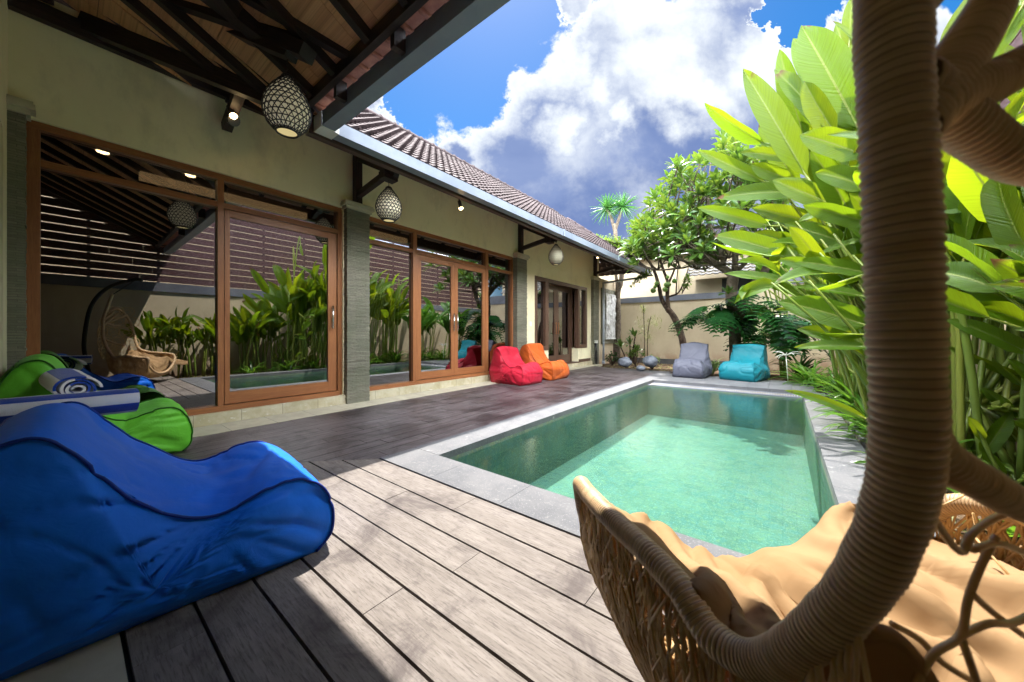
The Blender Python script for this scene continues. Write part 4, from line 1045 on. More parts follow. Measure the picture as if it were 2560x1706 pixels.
# back lattice of rings joined by thin arms
b = MB(); high = [k for k in range(nr) if rimc[k].z >= .70]
def ring(c, n_, r, w):
    n_ = n_.normalized(); a = n_.orthogonal().normalized(); c2 = n_.cross(a); b.tube([c+(a*math.cos(2*math.pi*k/28)+c2*math.sin(2*math.pi*k/28))*r for k in range(29)], w, 8)
cb = cen-fd*.42+V((0, 0, .25))
for u_ in range(-2, 3):
    for v_ in range(0, 5):
        a = u_*.42+(.2 if v_ % 2 else 0); z = .62+v_*.21
        rr = .46*math.cos(max(-1.2, min(1.2, (z-.95)*1.5)))**.6
        c = cen+(wd*math.sin(a)-fd*math.cos(a))*rr+V((0, 0, z-cen.z))
        bad = False
        for q in range(12):
            e = c+(wd*math.cos(a)+fd*math.sin(a))*(.11*math.cos(q*.524))+V((0, 0, .11*math.sin(q*.524))); dd = -sn*e.x+cs*e.y; uu = (cs*e.x+sn*e.y)/max(dd, .01)
            if dd > .0 and uu < 1.55: bad = True
        if bad: continue
        ring(c, wd*math.sin(a)-fd*math.cos(a)+V((0, 0, (z-.95)*.8)), .105, .006); ring(c, wd*math.sin(a)-fd*math.cos(a), .045, .004)
        for q in range(4):
            an = q*math.pi/2+.4; n_ = (wd*math.sin(a)-fd*math.cos(a)).normalized(); t1 = n_.cross(V((0, 0, 1))).normalized()
            b.tube([c+(t1*math.cos(an)+V((0, 0, 1))*math.sin(an))*.045, c+(t1*math.cos(an)+V((0, 0, 1))*math.sin(an))*.105], .004, 6)
b.build('back_lattice', MAT.strand, ch, True)
b = MB()   # heavy wrapped arms joining the rim to the lattice
def arm(pts, r0, r1):
    r0 *= 1.1; r1 *= 1.1; b = MB()
    c = cat_rom(pts, 60); c2 = resample(c, .002); n_ = len(c2)
    b.tube(c2, [r0+(r1-r0)*k/n_+.0026*abs(math.sin(math.pi*k*.002/.0080)) for k in range(n_)], 14)
    b.build('wrapped_arm', MAT.rattan, ch, True)
arm([pd(2262, 330, .272), pd(2350, 215, .285), pd(2450, 60, .31), pd(2520, -80, .35)], .020, .013)
arm([pd(2275, 300, .275), pd(2390, 235, .285), pd(2480, 205, .30), pd(2640, 115, .33), pd(2800, 0, .38)], .019, .010)
arm([pd(2270, 215, .275), pd(2380, 290, .29), pd(2460, 350, .30), pd(2560, 410, .31), pd(2720, 440, .34)], .019, .0125)
arm([pd(2262, 1010, .275), pd(2330, 1130, .285), pd(2440, 1200, .30), pd(2560, 1265, .32), pd(2750, 1330, .36)], .016, .0115)
arm([pd(2240, 40, .28), pd(2330, -60, .30), pd(2420, -200, .33)], .019, .014)
b = MB()
def nodes(lines, r):
    for L_ in lines: b.tube(cat_rom([pd(*q) for q in L_], 5), r, 8)
nodes([[(2270, 1180, .29), (2330, 1290, .30), (2400, 1380, .31), (2430, 1335, .315), (2500, 1290, .33), (2600, 1270, .35)],
       [(2490, 1340, .33), (2450, 1420, .325), (2420, 1500, .32), (2400, 1590, .315), (2330, 1640, .31), (2280, 1740, .31)],
       [(2230, 1560, .33), (2300, 1600, .33), (2360, 1660, .33), (2460, 1720, .34)],
       [(2400, 1590, .315), (2470, 1560, .32), (2540, 1555, .33), (2640, 1500, .35)],
       [(2425, 1480, .32), (2480, 1530, .33), (2560, 1590, .34)], [(2405, 1600, .315), (2440, 1700, .32), (2460, 1780, .33)],
       [(2150, 1640, .34), (2250, 1700, .34), (2330, 1760, .35)], [(2430, 1375, .32), (2500, 1360, .33), (2600, 1400, .34)]], .0035)
b.build('side_strands', MAT.strand, ch, True)
for k in range(14):
    b = MB(); r_ = random.Random(k); p = pd(r_.uniform(2380, 2600), r_.uniform(1215, 1340), r_.uniform(.62, .95)); q = p+V((r_.uniform(-.1, .1), r_.uniform(-.1, .1), r_.uniform(-.12, .12))); b.tube([p, q], .0022, 6); b.build('far_strand', MAT.strand, ch, True)
# stand
topc = cen+V((0, 0, 0)); hk = V((cen.x, cen.y, 2.02)); ft = cen-fd*.62
st = cat_rom([V((ft.x, ft.y, .03)), V((ft.x, ft.y, .03))-fd*.10+V((0, 0, .5)), ft-fd*.12+V((0, 0, .9-ft.z+.0)), ft-fd*.02+V((0, 0, 1.55-ft.z)), ft+fd*.24+V((0, 0, 1.93-ft.z)), hk+V((0, 0, .08)), hk+fd*.14+V((0, 0, .08))], 10)
b = MB(); b.tube(st, .032, 14); b.build('stand', MAT.black, ch, True)
b = MB(); cb_ = V((cen.x, cen.y, .02))-fd*.15; ring(cb_, V((0, 0, 1)), .45, .018); b.tube([cb_-fd*.45, cb_+fd*.45], .018, 10); b.tube([V((ft.x, ft.y, .02)), cb_-fd*.45], .018, 10); b.build('stand_base', MAT.black, ch, True)
tp = max(rimc, key=lambda p: p.z)
b = MB(); n = 16
for k in range(n):
    p = hk.lerp(tp, k/n)+V((0, 0, .05*(1-k/n))); q = hk.lerp(tp, (k+.8)/n)+V((0, 0, .05*(1-(k+.8)/n))); b.tube([p, q], .007 if k % 2 else .010, 8)
b.build('chain', MAT.black, ch)
# cushion
nedge = cat_rom(near[8:][::-1], 12)
sil = [(1520, 1400), (1560, 1330), (1600, 1300), (1650, 1318), (1720, 1400), (1800, 1450), (1860, 1462), (1960, 1432), (2030, 1420), (2090, 1350), (2150, 1265), (2210, 1300), (2380, 1363), (2560, 1395), (2760, 1400)]
def csurf(a, f):
    """a across 0..1 (near side to far), f from the front edge 0 to the back 1"""
    x = min(max(a, 0), 1)*(len(sil)-1); i = min(int(x), len(sil)-2); u = x-i; u2 = u*u*(3-2*u)*.5+u*.5; px = sil[i][0]+(sil[i+1][0]-sil[i][0])*u; py = sil[i][1]+(sil[i+1][1]-sil[i][1])*u2
    p0 = pd(px, py, .90-.06*a)
    if f < 0: return p0+fd*(.02*min(1, -f*4))+V((0, 0, f*.25))+wd*(.02*noise.noise(V((a*9, f*4, 0))))
    k = min(1, f/.30); k = k*k*(3-2*k)
    e = nedge[min(int(f*(len(nedge)-1)), len(nedge)-1)]
    fr_ = e+wd*.012; fl = e+wd*.80
    m_ = fr_.lerp(fl, a)
    dip = math.sin(math.pi*min(1, a*1.0))**.7
    k2 = min(1, a/.16); k2 = k2*k2*(3-2*k2); m_.z = (e.z-.03*f)*(1-k2)+(.44+.10*f)*k2+.30*max(0, a-.6)*f
    p = p0.lerp(m_, k)
    w = noise.noise(V((a*3.0, f*2.1, 2.7)))*.06
    g1 = noise.noise(V((a*5.2+f*2.4+.5*noise.noise(V((a*4, f*4, 1))), f*1.5-a*.8, 5.1))); r1 = .042*math.exp(-(g1/.13)**2)
    g2 = noise.noise(V((a*9+f*5, f*3-a*3, 9.3))); r2 = .018*math.exp(-(g2/.12)**2)
    p.z += (w+r1+r2-.02)*min(1, .05+f*2.5)
    p += wd*(noise.noise(V((a*4, f*3, 4)))*.02*min(1, f*4))
    return p
b = MB(); P = []
for i in range(161):
    P.append([csurf(i/160., -.35+j/80.*1.35) for j in range(81)])
b.grid(P)
cu_o = b.build('seat_cushion', MAT.cushion, None, True); md = cu_o.modifiers.new('thick', 'SOLIDIFY'); md.thickness = .012
tag(cu_o, 'crumpled beige cushion lying in the hanging egg chair', 'cushion')
# ------------------------------------------------------------------ plants
rng = random.Random(5)
def paddle(b, base, tip, w, roll=0., arch=.12, fold=.22, nl=12, rnd=None, curl=0., wave=.012, ref=None, shape='paddle', petiole=None, bs=None):
    """one broad leaf blade from its base to its tip; the two halves fold a little along the midrib"""
    base, tip = V(base), V(tip); ax = tip-base; L = ax.length; ax.normalize()
    ref = V(ref) if ref is not None else V((0, 0, 1))
    side = ax.cross(ref)
    if side.length < .05: side = ax.cross(V((1, .3, 0)))
    side.normalize(); nrm = side.cross(ax).normalized()
    rot = Matrix.Rotation(roll, 3, ax); side = rot @ side; nrm = rot @ nrm
    rnd = rng.random() if rnd is None else rnd
    P = []; sd_ = rng.uniform(0, 50); mw = 3
    for i in range(nl+1):
        t = i/nl
        if shape == 'paddle': wid = (min(1, (t/.20))**.6)*(1-max(0, (t-.52)/.48)**2.0)**.85 if t < 1 else 0
        elif shape == 'lance': wid = math.sin(math.pi*min(1, t**.85))**.8
        elif shape == 'obov': wid = math.sin(math.pi*t**1.5)**.8 if 0 < t < 1 else 0
        else: wid = (1-t)**.5*min(1, t*8+.5)
        wid = max(wid, .02)*w/2
        c = base+ax*(L*t)+nrm*(arch*L*4*t*(1-t))-V((0, 0, 1))*(curl*L*t**3)
        row = []
        for j in range(-mw, mw+1):
            v = j/mw
            wv = wave*w*3*noise.noise(V((t*5+sd_, v*2, sd_)))*abs(v)
            row.append(c+side*(wid*v*math.cos(fold*abs(v)))+nrm*(wid*abs(v)*math.sin(fold*1.6)+wv))
        P.append(row)
    b.grid(P, uvf=lambda i, j: (i/nl, j/(2*mw)), rnd=rnd+.001)
def clump(x, y, n, h, spread, lean, label, seed, leafL=(.7, 1.1), lw=(.17, .26), mat=None, heroes=(), flower=0, group='heliconia clumps along the boundary wall', cat='heliconia', avoid=None):
    r = random.Random(seed); root = thing('heliconia', label, cat, (x, y, -.06), group)
    fb = MB(); sb = MB()
    for k in range(n):
        bx, by = x+r.uniform(-.22, .22), y+r.uniform(-.35, .35); hh = h*r.uniform(.72, 1.0)
        ln = V((lean[0]+r.uniform(-.16, .16), lean[1]+r.uniform(-.16, .16), 0))*hh
        top = V((bx, by, hh*.62))+ln*.62; b0 = V((bx, by, -.06))
        mid = b0.lerp(top, .5)-ln*.10
        sb.tube(cat_rom([b0, mid, top], 3), [.022]*4+[.017, .015, .013], 7, True, r.random()+.01)
        m = r.randint(4, 6)
        for q in range(m):
            fr_ = .50+.5*q/m+r.uniform(-.04, .04); st = mid.lerp(top, min(1, max(0, (fr_-.4)/.6))) if fr_ < 1 else top
            az = r.uniform(0, 2*math.pi); up = r.uniform(.50, 1.35) if q else 1.4
            d = V((math.cos(az)*math.cos(up)+lean[0]*.5, math.sin(az)*math.cos(up)+lean[1]*.5, math.sin(up))).normalized()
            pl = r.uniform(.15, .42)*hh/3.2; L = r.uniform(*leafL)
            q0 = st+d*pl
            tip = q0+d*L*.95+V((0, 0, -.08*L))
            if avoid and (avoid(tip) or avoid(q0)): continue
            sb.tube([st, st.lerp(q0, .6)+V((0, 0, .01)), q0, q0+d*L*.3], [.010, .008, .006, .003], 5, False, r.random()+.01)
            rng.seed(seed*1000+k*10+q)
            paddle(fb, q0, tip, r.uniform(*lw), r.uniform(-.7, .7), r.uniform(.02, .10), r.uniform(.1, .45), 10, None, r.uniform(0, .18), .03, ref=(-.4+r.uniform(-.4, .4), -.6, .7))
    for (p, q, w, rl, cv) in heroes:
        rng.seed(int(abs(p.x*977+p.z*331))); ax = (q-p); view = V((0, 0, 1))-(p+q)/2
        paddle(fb, p, q, w, rl, .03, .22, 16, None, cv, .03, ref=(ax.cross(view)).cross(ax).normalized() if True else None)
        g_ = V((x+rng.uniform(-.15, .15), y+rng.uniform(-.3, .3), .5)); dd = (p-q).normalized()
        mid = p+dd*.25; mid2 = mid.lerp(g_, .5)+dd*.18
        sb.tube(cat_rom([g_, mid2, mid, p, p.lerp(q, .5)], 3), [.018]*4+[.014]*3+[.011]*3+[.008]*2+[.004], 6, False, rng.random()+.01)
    fb.build('foliage', mat or MAT.heli, root, True); sb.build('stems', MAT.hstem, root, True)
    for k in range(flower):
        b = MB(); c = V((x+lean[0]*h*.5+r.uniform(-.3, .3), y+r.uniform(-.3, .3), h*r.uniform(.45, .6)))
        for i in range(7):
            s_ = 1 if i % 2 else -1; p = c+V((0, 0, -i*.05)); paddle(b, p, p+V((.05*s_, -.03*s_, .03)), .025, 0, .1, .3, 4)
        b.build('flower', MAT.redfl, root, True)
    return root
def H(tx, ty, bx_, by_, w, Y, rl=0., cv=0., Yb=None):
    """hero blade: tip and base measured in the photograph, set at distance Y; w in measured pixels"""
    q = at(tx, ty, Y=Y); p = at(bx_, by_, Y=Yb or Y)
    d = -sn*p.x+cs*p.y
    return (p, q, w*d/870.*1.12/ (1+ ((bx_-1280)/870.)**2*.25), rl, cv)
NEAR = [H(2351, 361, 2492, 585, 62, 4.0, .5), H(2352, 470, 2495, 650, 62, 4.2, -.5), H(2363, 783, 2575, 885, 60, 3.9, .3, .1), H(2363, 862, 2562, 944, 36, 4.1, -.6), H(2531, 1028, 2455, 1138, 44, 3.9, .2), H(2455, 830, 2560, 700, 62, 4.4, .6),
        H(2348, 126, 2452, -30, 42, 4.3, .5), H(2455, 168, 2560, 10, 55, 4.2, -.3), H(2352, 300, 2400, 420, 60, 4.5, .2), H(2420, 380, 2480, 560, 50, 4.6, .6), H(2540, 330, 2600, 480, 50, 4.2, .1), H(2390, 640, 2500, 720, 50, 4.5, -.3), H(2500, 560, 2590, 690, 50, 4.1, .5), H(2370, 560, 2510, 720, 46, 4.8, .9)]
MIDA = [H(2003, 64, 2145, 320, 108, 4.8, .15), H(2102, 151, 2138, 345, 66, 4.9, .1), H(2011, 204, 2090, 335, 58, 4.7, -.4), H(1983, 96, 2070, 262, 62, 5.2, .3), H(2130, -8, 2122, 118, 36, 4.9, 0), H(2081, 53, 2148, 112, 15, 4.8, .8), H(2000, 330, 2165, 390, 74, 4.4, .2, .05),
        H(2038, 427, 2175, 470, 68, 4.3, .5, .05), H(2007, 505, 2175, 558, 54, 4.3, -.3, .06), H(1984, 648, 2165, 682, 44, 4.3, .3, .05), H(1992, 619, 2165, 680, 30, 4.5, -.7), H(1981, 646, 2140, 690, 40, 4.6, .4, .08), H(1980, 716, 2165, 742, 32, 4.2, .8), H(2025, 728, 2170, 684, 25, 4.1, -1.0),
        H(1945, 744, 2170, 815, 78, 4.1, .2, .06), H(1992, 812, 2140, 862, 46, 4.2, .4, .1), H(2048, 832, 2170, 838, 24, 4.0, -.9), H(1986, 866, 2170, 868, 36, 4.0, .6, .03), H(2090, 60, 2150, 260, 55, 5.4, .2), H(2070, 230, 2130, 400, 60, 5.1, .3), H(1960, 960, 2170, 1050, 26, 3.9, .3, .1)]
rr_ = random.Random(77)
for k in range(22):
    x, y = rr_.uniform(1965, 2120), rr_.uniform(250, 760); L_ = rr_.uniform(110, 190); an = rr_.uniform(-.35, 1.15)-(.0 if y > 420 else -.3)
    MIDA.append(H(x, y, x+L_*math.cos(an), y+L_*math.sin(an), rr_.uniform(26, 60), rr_.uniform(4.6, 5.6), rr_.uniform(-1, 1), rr_.uniform(0, .08)))
for k in range(14):
    x, y = rr_.uniform(2370, 2540), rr_.uniform(60, 1000); L_ = rr_.uniform(110, 200); an = rr_.uniform(0, 1.6)
    NEAR.append(H(x, y, x+L_*math.cos(an), y+L_*math.sin(an), rr_.uniform(36, 60), rr_.uniform(4.3, 5.3), rr_.uniform(-1, 1), rr_.uniform(0, .08)))
for k in range(16):
    x, y = rr_.uniform(2370, 2540), rr_.uniform(880, 1230); L_ = rr_.uniform(70, 130); an = rr_.uniform(.2, 1.5)
    NEAR.append(H(x, y, x+L_*math.cos(an), y+L_*math.sin(an)*.8, rr_.uniform(24, 42), rr_.uniform(3.6, 4.6), rr_.uniform(-1, 1), rr_.uniform(0, .08)))
MIDB = [H(1949, 124, 2015, 355, 52, 5.3, -.3), H(1858, 174, 2015, 440, 66, 5.0, .15), H(1936, 174, 2090, 345, 60, 5.2, .45), H(1762, 258, 1910, 358, 44, 5.6, -.7), H(1849, 381, 1990, 396, 34, 5.3, .4), H(1876, 411, 1980, 450, 40, 5.3, -.2), H(1743, 376, 1910, 455, 34, 5.4, .2), H(1792, 488, 2020, 480, 52, 5.2, .5, .05),
        H(1743, 519, 1925, 566, 38, 5.4, .3), H(1786, 583, 1965, 636, 54, 5.2, .3, .04), H(1778, 605, 1918, 640, 18, 5.0, -1.0), H(1810, 684, 1970, 706, 30, 5.0, .7), H(1893, 702, 2012, 738, 28, 5.1, .4), H(1937, 776, 2010, 773, 15, 5.2, .5), H(1960, 250, 2040, 420, 60, 5.6, .2), H(1900, 300, 2000, 470, 50, 5.6, -.4), H(1880, 520, 2050, 560, 50, 5.5, .3), H(1850, 600, 2060, 660, 46, 5.6, .5),
        H(1930, 450, 2100, 520, 60, 5.0, .2), H(1960, 560, 2120, 610, 50, 5.0, .4), H(1913, 771, 1860, 822, 1, 6.5)]
MIDB = MIDB[:-1]
def av(p):
    """keep random leaves of a clump out of the open court"""
    d = -sn*p.x+cs*p.y
    if d < .1: return False
    u = (cs*p.x+sn*p.y)/d; w = (p.z-1)/d; px = 1280+870*u; py = 836-870*w
    return p.x < .20 or px < 1930+max(0, 560-py)*.05 or p.z > 4.6
clump(1.22, 4.15, 10, 3.6, .3, (-.03, 0), 'tall heliconia clump seen through the gaps of the chair, nearest on the right', 21, heroes=NEAR, avoid=av, flower=1)
clump(1.10, 4.95, 16, 4.2, .3, (-.12, 0), 'tall heliconia clump with the highest broad leaves beside the rattan chair', 22, heroes=MIDA, avoid=av, flower=1)
clump(1.05, 6.0, 16, 4.1, .4, (-.18, 0), 'heliconia clump with long leaves leaning out over the pool', 23, heroes=MIDB, avoid=av, flower=1)
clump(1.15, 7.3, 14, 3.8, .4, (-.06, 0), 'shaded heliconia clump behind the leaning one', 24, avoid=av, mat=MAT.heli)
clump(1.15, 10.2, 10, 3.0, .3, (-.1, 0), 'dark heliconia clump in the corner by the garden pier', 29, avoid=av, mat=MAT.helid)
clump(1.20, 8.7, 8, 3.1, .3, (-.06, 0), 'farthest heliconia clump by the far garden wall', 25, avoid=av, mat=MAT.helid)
clump(1.42, 3.3, 12, 2.4, .3, (.0, 0), 'medium heliconia clump next to the tall ones, in the glass reflection', 26, (.45, .8), (.13, .2), flower=1)
LOWG = 'low heliconias reflected in the glass'
r = random.Random(40); root = thing('heliconia', 'heliconia clump of bare slanting stems under the leaning leaves', 'heliconia', (.95, 5.8, -.06), 'heliconia clumps along the boundary wall'); sb = MB(); fb = MB()
for k in range(46):
    bx, by = r.uniform(.72, 1.25), r.uniform(4.3, 7.4); q = at(r.uniform(1905, 2150), r.uniform(520, 720), Y=by-r.uniform(.1, .5)); p = V((bx, by, -.06))
    sb.tube(cat_rom([p, p.lerp(q, .5)+V((.08, 0, .12)), q], 3), [.019, .018, .017, .016, .013, .011, .008], 6, True, r.random()+.01)
    if k % 3 == 0:
        rng.seed(k); d = V((r.uniform(-.6, .1), r.uniform(-.3, .5), r.uniform(-.1, .6))).normalized(); paddle(fb, q, q+d*r.uniform(.5, .8), r.uniform(.14, .2), r.uniform(-.8, .8), .05, .3, 10, None, .15, .03, ref=(-.4, -.6, .7))
fb.build('foliage', MAT.heli, root, True); sb.build('stems', MAT.hstem, root, True)
for k, (x, y, h) in enumerate([(1.45, 2.75, 2.15), (1.38, 2.15, 2.1), (1.45, 1.5, 2.1)]):
    clump(x, y, 11, h, .3, (-.02, 0), ['low heliconia clump, right one in the glass reflection', 'low heliconia clump, middle one in the glass reflection', 'low heliconia clump beside the chair in the glass reflection'][k], 30+k, (.35, .6), (.09, .14), flower=1 if k == 1 else 0, group=LOWG)
# dense band of stems low down between the clumps
def straps(x, y, n, L, w, label, seed, up=(.35, 1.25), mat=None, group='strap leaved lilies edging the pool', cat='lily', az0=None, nm='lily_plant'):
    r = random.Random(seed); root = thing(nm, label, cat, (x, y, -.06), group); b = MB()
    for k in range(n):
        az = r.uniform(0, 2*math.pi) if az0 is None else az0+r.gauss(0, .8); u0 = r.uniform(*up); l = L*r.uniform(.6, 1.1); P = []
        p = V((x+r.uniform(-.06, .06), y+r.uniform(-.06, .06), -.04)); dr = V((math.cos(az), math.sin(az), 0)); sd_ = V((-dr.y, dr.x, 0)); m = 9; a = u0; ww = w*r.uniform(.7, 1.1); rn = r.random()+.01; tw = r.uniform(-.3, .3); dro = r.uniform(1.0, 2.1)
        for i in range(m+1):
            t = i/m; wd_ = ww*(1-t**3)*.5*min(1, .6+t*2); nn = V((0, 0, 1))*math.cos(a)-dr*math.sin(a); s2 = sd_*math.cos(tw)+nn*math.sin(tw)
            P.append([p-s2*wd_+nn*wd_*.3, p, p+s2*wd_+nn*wd_*.3]); p = p+(dr*math.cos(a)+V((0, 0, 1))*math.sin(a))*(l/m); a -= dro/m*(.4+t*1.2)
            if p.z < -.03: p.z = -.03
        b.grid(P, uvf=lambda i, j: (i/m, j/2), rnd=rn)
    b.build('leaves', mat or MAT.lily, root, True); return root
lab = ['lily plant beside the teal bean bag, under the white spider flower', 'lily plant at the far corner of the pool', 'lily plant drooping over the dark coping beyond the corner', 'lily plant halfway along the right coping', 'lily plant on the right coping with pale long leaves', 'lily plant nearest the chair on the right coping', 'lily plant hidden behind the rattan post', 'lily plant deep in the bed behind the corner', 'lily plant in the bed by the heliconia stems', 'lily plant low in the bed behind the rattan rim']
for k, (x, y, n, L, w) in enumerate([(.45, 9.1, 70, .85, .055), (.78, 8.3, 66, .8, .055), (.78, 7.3, 60, .75, .055), (.76, 6.2, 54, .70, .055), (.76, 5.3, 50, .66, .05), (.76, 4.5, 46, .6, .05), (.78, 3.8, 40, .6, .045), (1.0, 9.0, 40, .8, .06), (1.1, 6.8, 36, .7, .05), (.95, 3.0, 30, .5, .035)]):
    straps(x, y, n, L, w, lab[k], 50+k)
# spider lily flower
root = thing('spider_lily_flower', 'white spider lily flower above the dark leaves', 'flower', at(1965, 893, Y=8.8)); b = MB(); c = at(1965, 890, Y=8.8)
r = random.Random(3)
for k in range(13):
    az = r.uniform(0, 6.28); P = [c]; d = V((math.cos(az), math.sin(az), r.uniform(.3, 1.2))).normalized(); p = c.copy()
    for i in range(6): p = p+d*.045; d = (d+V((0, 0, -.22))).normalized(); P.append(p.copy())
    b.tube(P, [.006, .006, .005, .005, .004, .003, .001], 4, True, .5)
b.tube([c, c+V((.03, .05, -.5))], .008, 6, True, .5); b.build('petals', MAT.petal, root, True)

# --- trees
def limb(b, pts, r0, r1, n=10, sub=4, knob=.12):
    c = cat_rom(pts, sub); m = len(c)
    b.tube(c, [(r0+(r1-r0)*k/(m-1))*(1+knob*noise.noise(c[k]*9)) for k in range(m)], n)
def rosette(b, c, up, n, L, w, r, shape='obov', droop=.25, spread=(.15, 1.25), fold=.15):
    up = V(up).normalized(); a = up.orthogonal().normalized(); d2 = up.cross(a); ph = r.uniform(0, 6)
    for k in range(n):
        az = ph+k*2.4; el = spread[0]+(spread[1]-spread[0])*(1-k/n)*r.uniform(.8, 1.1)
        d = (a*math.cos(az)+d2*math.sin(az))*math.sin(el)+up*math.cos(el); l = L*r.uniform(.75, 1.1)
        q = c+d*l; q.z -= droop*l*math.sin(el)
        rng.seed(r.randint(0, 10**6)); paddle(b, c+d*.02-up*(.05*k/n), q, w*r.uniform(.8, 1.1), r.uniform(-.3, .3), .06, fold, 6, None, .05, .01, ref=up, shape=shape)
# frangipani
r = random.Random(12)
root = thing('frangipani_tree', 'frangipani tree with a thick forked trunk behind the teal bean bag', 'tree', at(1830, 945, Y=10.2))
TY = 10.2
A = lambda x, y, Y=TY: at(x, y, Y=Y)
tb = MB()
limb(tb, [V((A(1836, 930).x, TY, -.1)), A(1838, 870), A(1835, 800), A(1828, 740), A(1832, 700), A(1836, 682)], .13, .13, 14)
limb(tb, [A(1838, 850), A(1850, 790), A(1862, 745), A(1880, 715), A(1905, 690), A(1922, 655), A(1935, 630)], .11, .07, 12)
limb(tb, [A(1836, 690), A(1805, 670), A(1770, 648), A(1735, 618), A(1712, 606), A(1690, 612), A(1660, 598)], .10, .03, 10)
ends = []
br = [([A(1836, 685), A(1838, 640), A(1830, 590), A(1815, 540, 10.0)], .08), ([A(1836, 685), A(1870, 650), A(1890, 625), A(1900, 590, 10.4)], .06), ([A(1770, 648), A(1755, 610), A(1740, 570, 9.9), A(1735, 520, 9.8)], .06),
      ([A(1735, 618), A(1725, 590), A(1700, 560, 9.7), A(1670, 530, 9.7)], .04), ([A(1810, 672), A(1800, 620), A(1775, 560, 10.5), A(1770, 490, 10.6)], .06), ([A(1922, 655), A(1900, 600), A(1870, 540, 10.3), A(1850, 470, 10.3)], .055), ([A(1935, 630), A(1950, 560), A(1930, 480, 10.5)], .05)]
for P, r0 in br: limb(tb, P, r0, r0*.55, 8)
cr_pts = []
while len(cr_pts) < 240:
    px = r.uniform(1555, 1960); py = r.uniform(345, 660); Y = TY+r.uniform(-2.0, 1.2)
    t_ = (px-1770)/190.; top_ = 400+85*abs(t_)**1.6 if px < 1800 else 345+.0*px
    top_ = {0: top_}[0]
    lowb = 655-abs(px-1760)*.15 if px > 1600 else 640
    if py < top_ or py > lowb: continue
    if px < 1600 and py < 560: continue
    if px < 1680 and py < 560-(px-1600)*1.9: continue
    cr_pts.append(at(px, py, Y=Y))
src = [P[-1] for P, _ in br]+[P[-2] for P, _ in br]+[A(1690, 612), A(1660, 598)]
for k in range(60): cr_pts.insert(0, at(r.uniform(1590, 1790), r.uniform(545, 665), Y=r.uniform(9.9, 11.3)))
for p in cr_pts[:210]:
    s_ = min(src, key=lambda q: (q-p).length+ (10 if q.z > p.z+.1 else 0)); m = s_.lerp(p, .5)+V((r.uniform(-.1, .1), r.uniform(-.1, .1), -.10))
    limb(tb, [s_, m, p], .028, .014, 6, 3)
    if len(src) < 60: src.append(m)
tb.build('trunk', MAT.pbark, root, True)
fb = MB()
for p in cr_pts:
    c0 = V((A(1770, 600).x, TY, 2.4)); up = (p-c0).normalized()*.7+V((0, 0, .7)); rosette(fb, p, up, 14, .40, .095, r, droop=.4)
for px, py, Y in ((1820, 735, 9.7), (1842, 760, 9.6)): rosette(fb, at(px, py, Y=Y), (.1, -.4, .8), 10, .28, .10, r)
fb.build('crown', MAT.frang, root, True)
# fruit tree on the left
r = random.Random(4); TY2 = 11.6
root = thing('fruit_tree', 'small leaning fruit tree with round green fruits behind the grey bean bag', 'tree', (at(1716, 880, Y=TY2).x, TY2, 0)); A2 = lambda x, y, Y=TY2: at(x, y, Y=Y); tb = MB()
limb(tb, [V((A2(1718, 890).x, TY2, -.1)), A2(1706, 850), A2(1693, 810), A2(1680, 785), A2(1668, 772)], .105, .085, 12)
limb(tb, [A2(1672, 780), A2(1655, 750), A2(1648, 720), A2(1640, 690), A2(1628, 662), A2(1612, 640), A2(1600, 610)], .07, .03, 9)
limb(tb, [A2(1672, 780), A2(1668, 740), A2(1670, 710), A2(1660, 680), A2(1650, 650), A2(1640, 610)], .065, .025, 9)
limb(tb, [A2(1672, 742), A2(1685, 738), A2(1698, 730), A2(1712, 700), A2(1722, 665)], .035, .012, 7); limb(tb, [A2(1668, 715), A2(1680, 690), A2(1692, 655), A2(1700, 610)], .04, .015, 7); limb(tb, [A2(1690, 735), A2(1692, 700), A2(1696, 660), A2(1700, 630)], .025, .012, 6)
fb = MB(); tw = []
for k in range(120):
    px = r.uniform(1470, 1700); py = r.uniform(545, 650)
    if px < 1560 and py < 590-(1560-px)*.1: py += 45
    p = at(px, py, Y=TY2+r.uniform(-.7, .7)); s_ = A2(1635, 650) if px < 1650 else A2(1660, 650); tw.append((s_, p))
for (px, py) in ((1590, 705), (1575, 718), (1600, 690), (1720, 700), (1716, 715), (1722, 690), (1585, 712)): tw.append((A2(1632, 690) if px < 1650 else A2(1705, 735), at(px, py, Y=TY2-.2)))
for s_, p in tw:
    m = s_.lerp(p, .5)+V((r.uniform(-.1, .1), 0, .12)); c = cat_rom([s_, m, p], 5); tb.tube(c, [.014-.010*i/(len(c)-1) for i in range(len(c))], 5)
    for i in range(3, len(c)):
        for q in range(5):
            d = V((r.gauss(0, 1), r.gauss(0, 1), r.gauss(.3, 1))).normalized(); b_ = c[i]+V((r.uniform(-.03, .03), r.uniform(-.03, .03), 0)); rng.seed(r.randint(0, 10**6)); paddle(fb, b_, b_+d*r.uniform(.08, .16), .045, 0, .05, .15, 4, None, 0, 0, shape='obov')
tb.build('trunk', MAT.bark, root, True); fb.build('crown', MAT.small, root, True)
for (px, py, rr) in ((1633, 727, .085), (1672, 712, .07), (1663, 724, .085), (1666, 712, .08), (1686, 703, .075), (1642, 709, .07), (1638, 717, .06), (1685, 664, .06), (1669, 693, .055)):
    b = MB(); c = at(px, py, Y=TY2-.15); b.lathe([(rr*math.sin(math.pi*k/10)+.0005, rr*.95*math.cos(math.pi*k/10)) for k in range(11)][::-1], c, 16); b.tube([c+V((0, 0, rr*.9)), c+V((.01, .02, rr*.9+.05))], .008, 6); b.build('fruit', MAT.fruit, root, True)
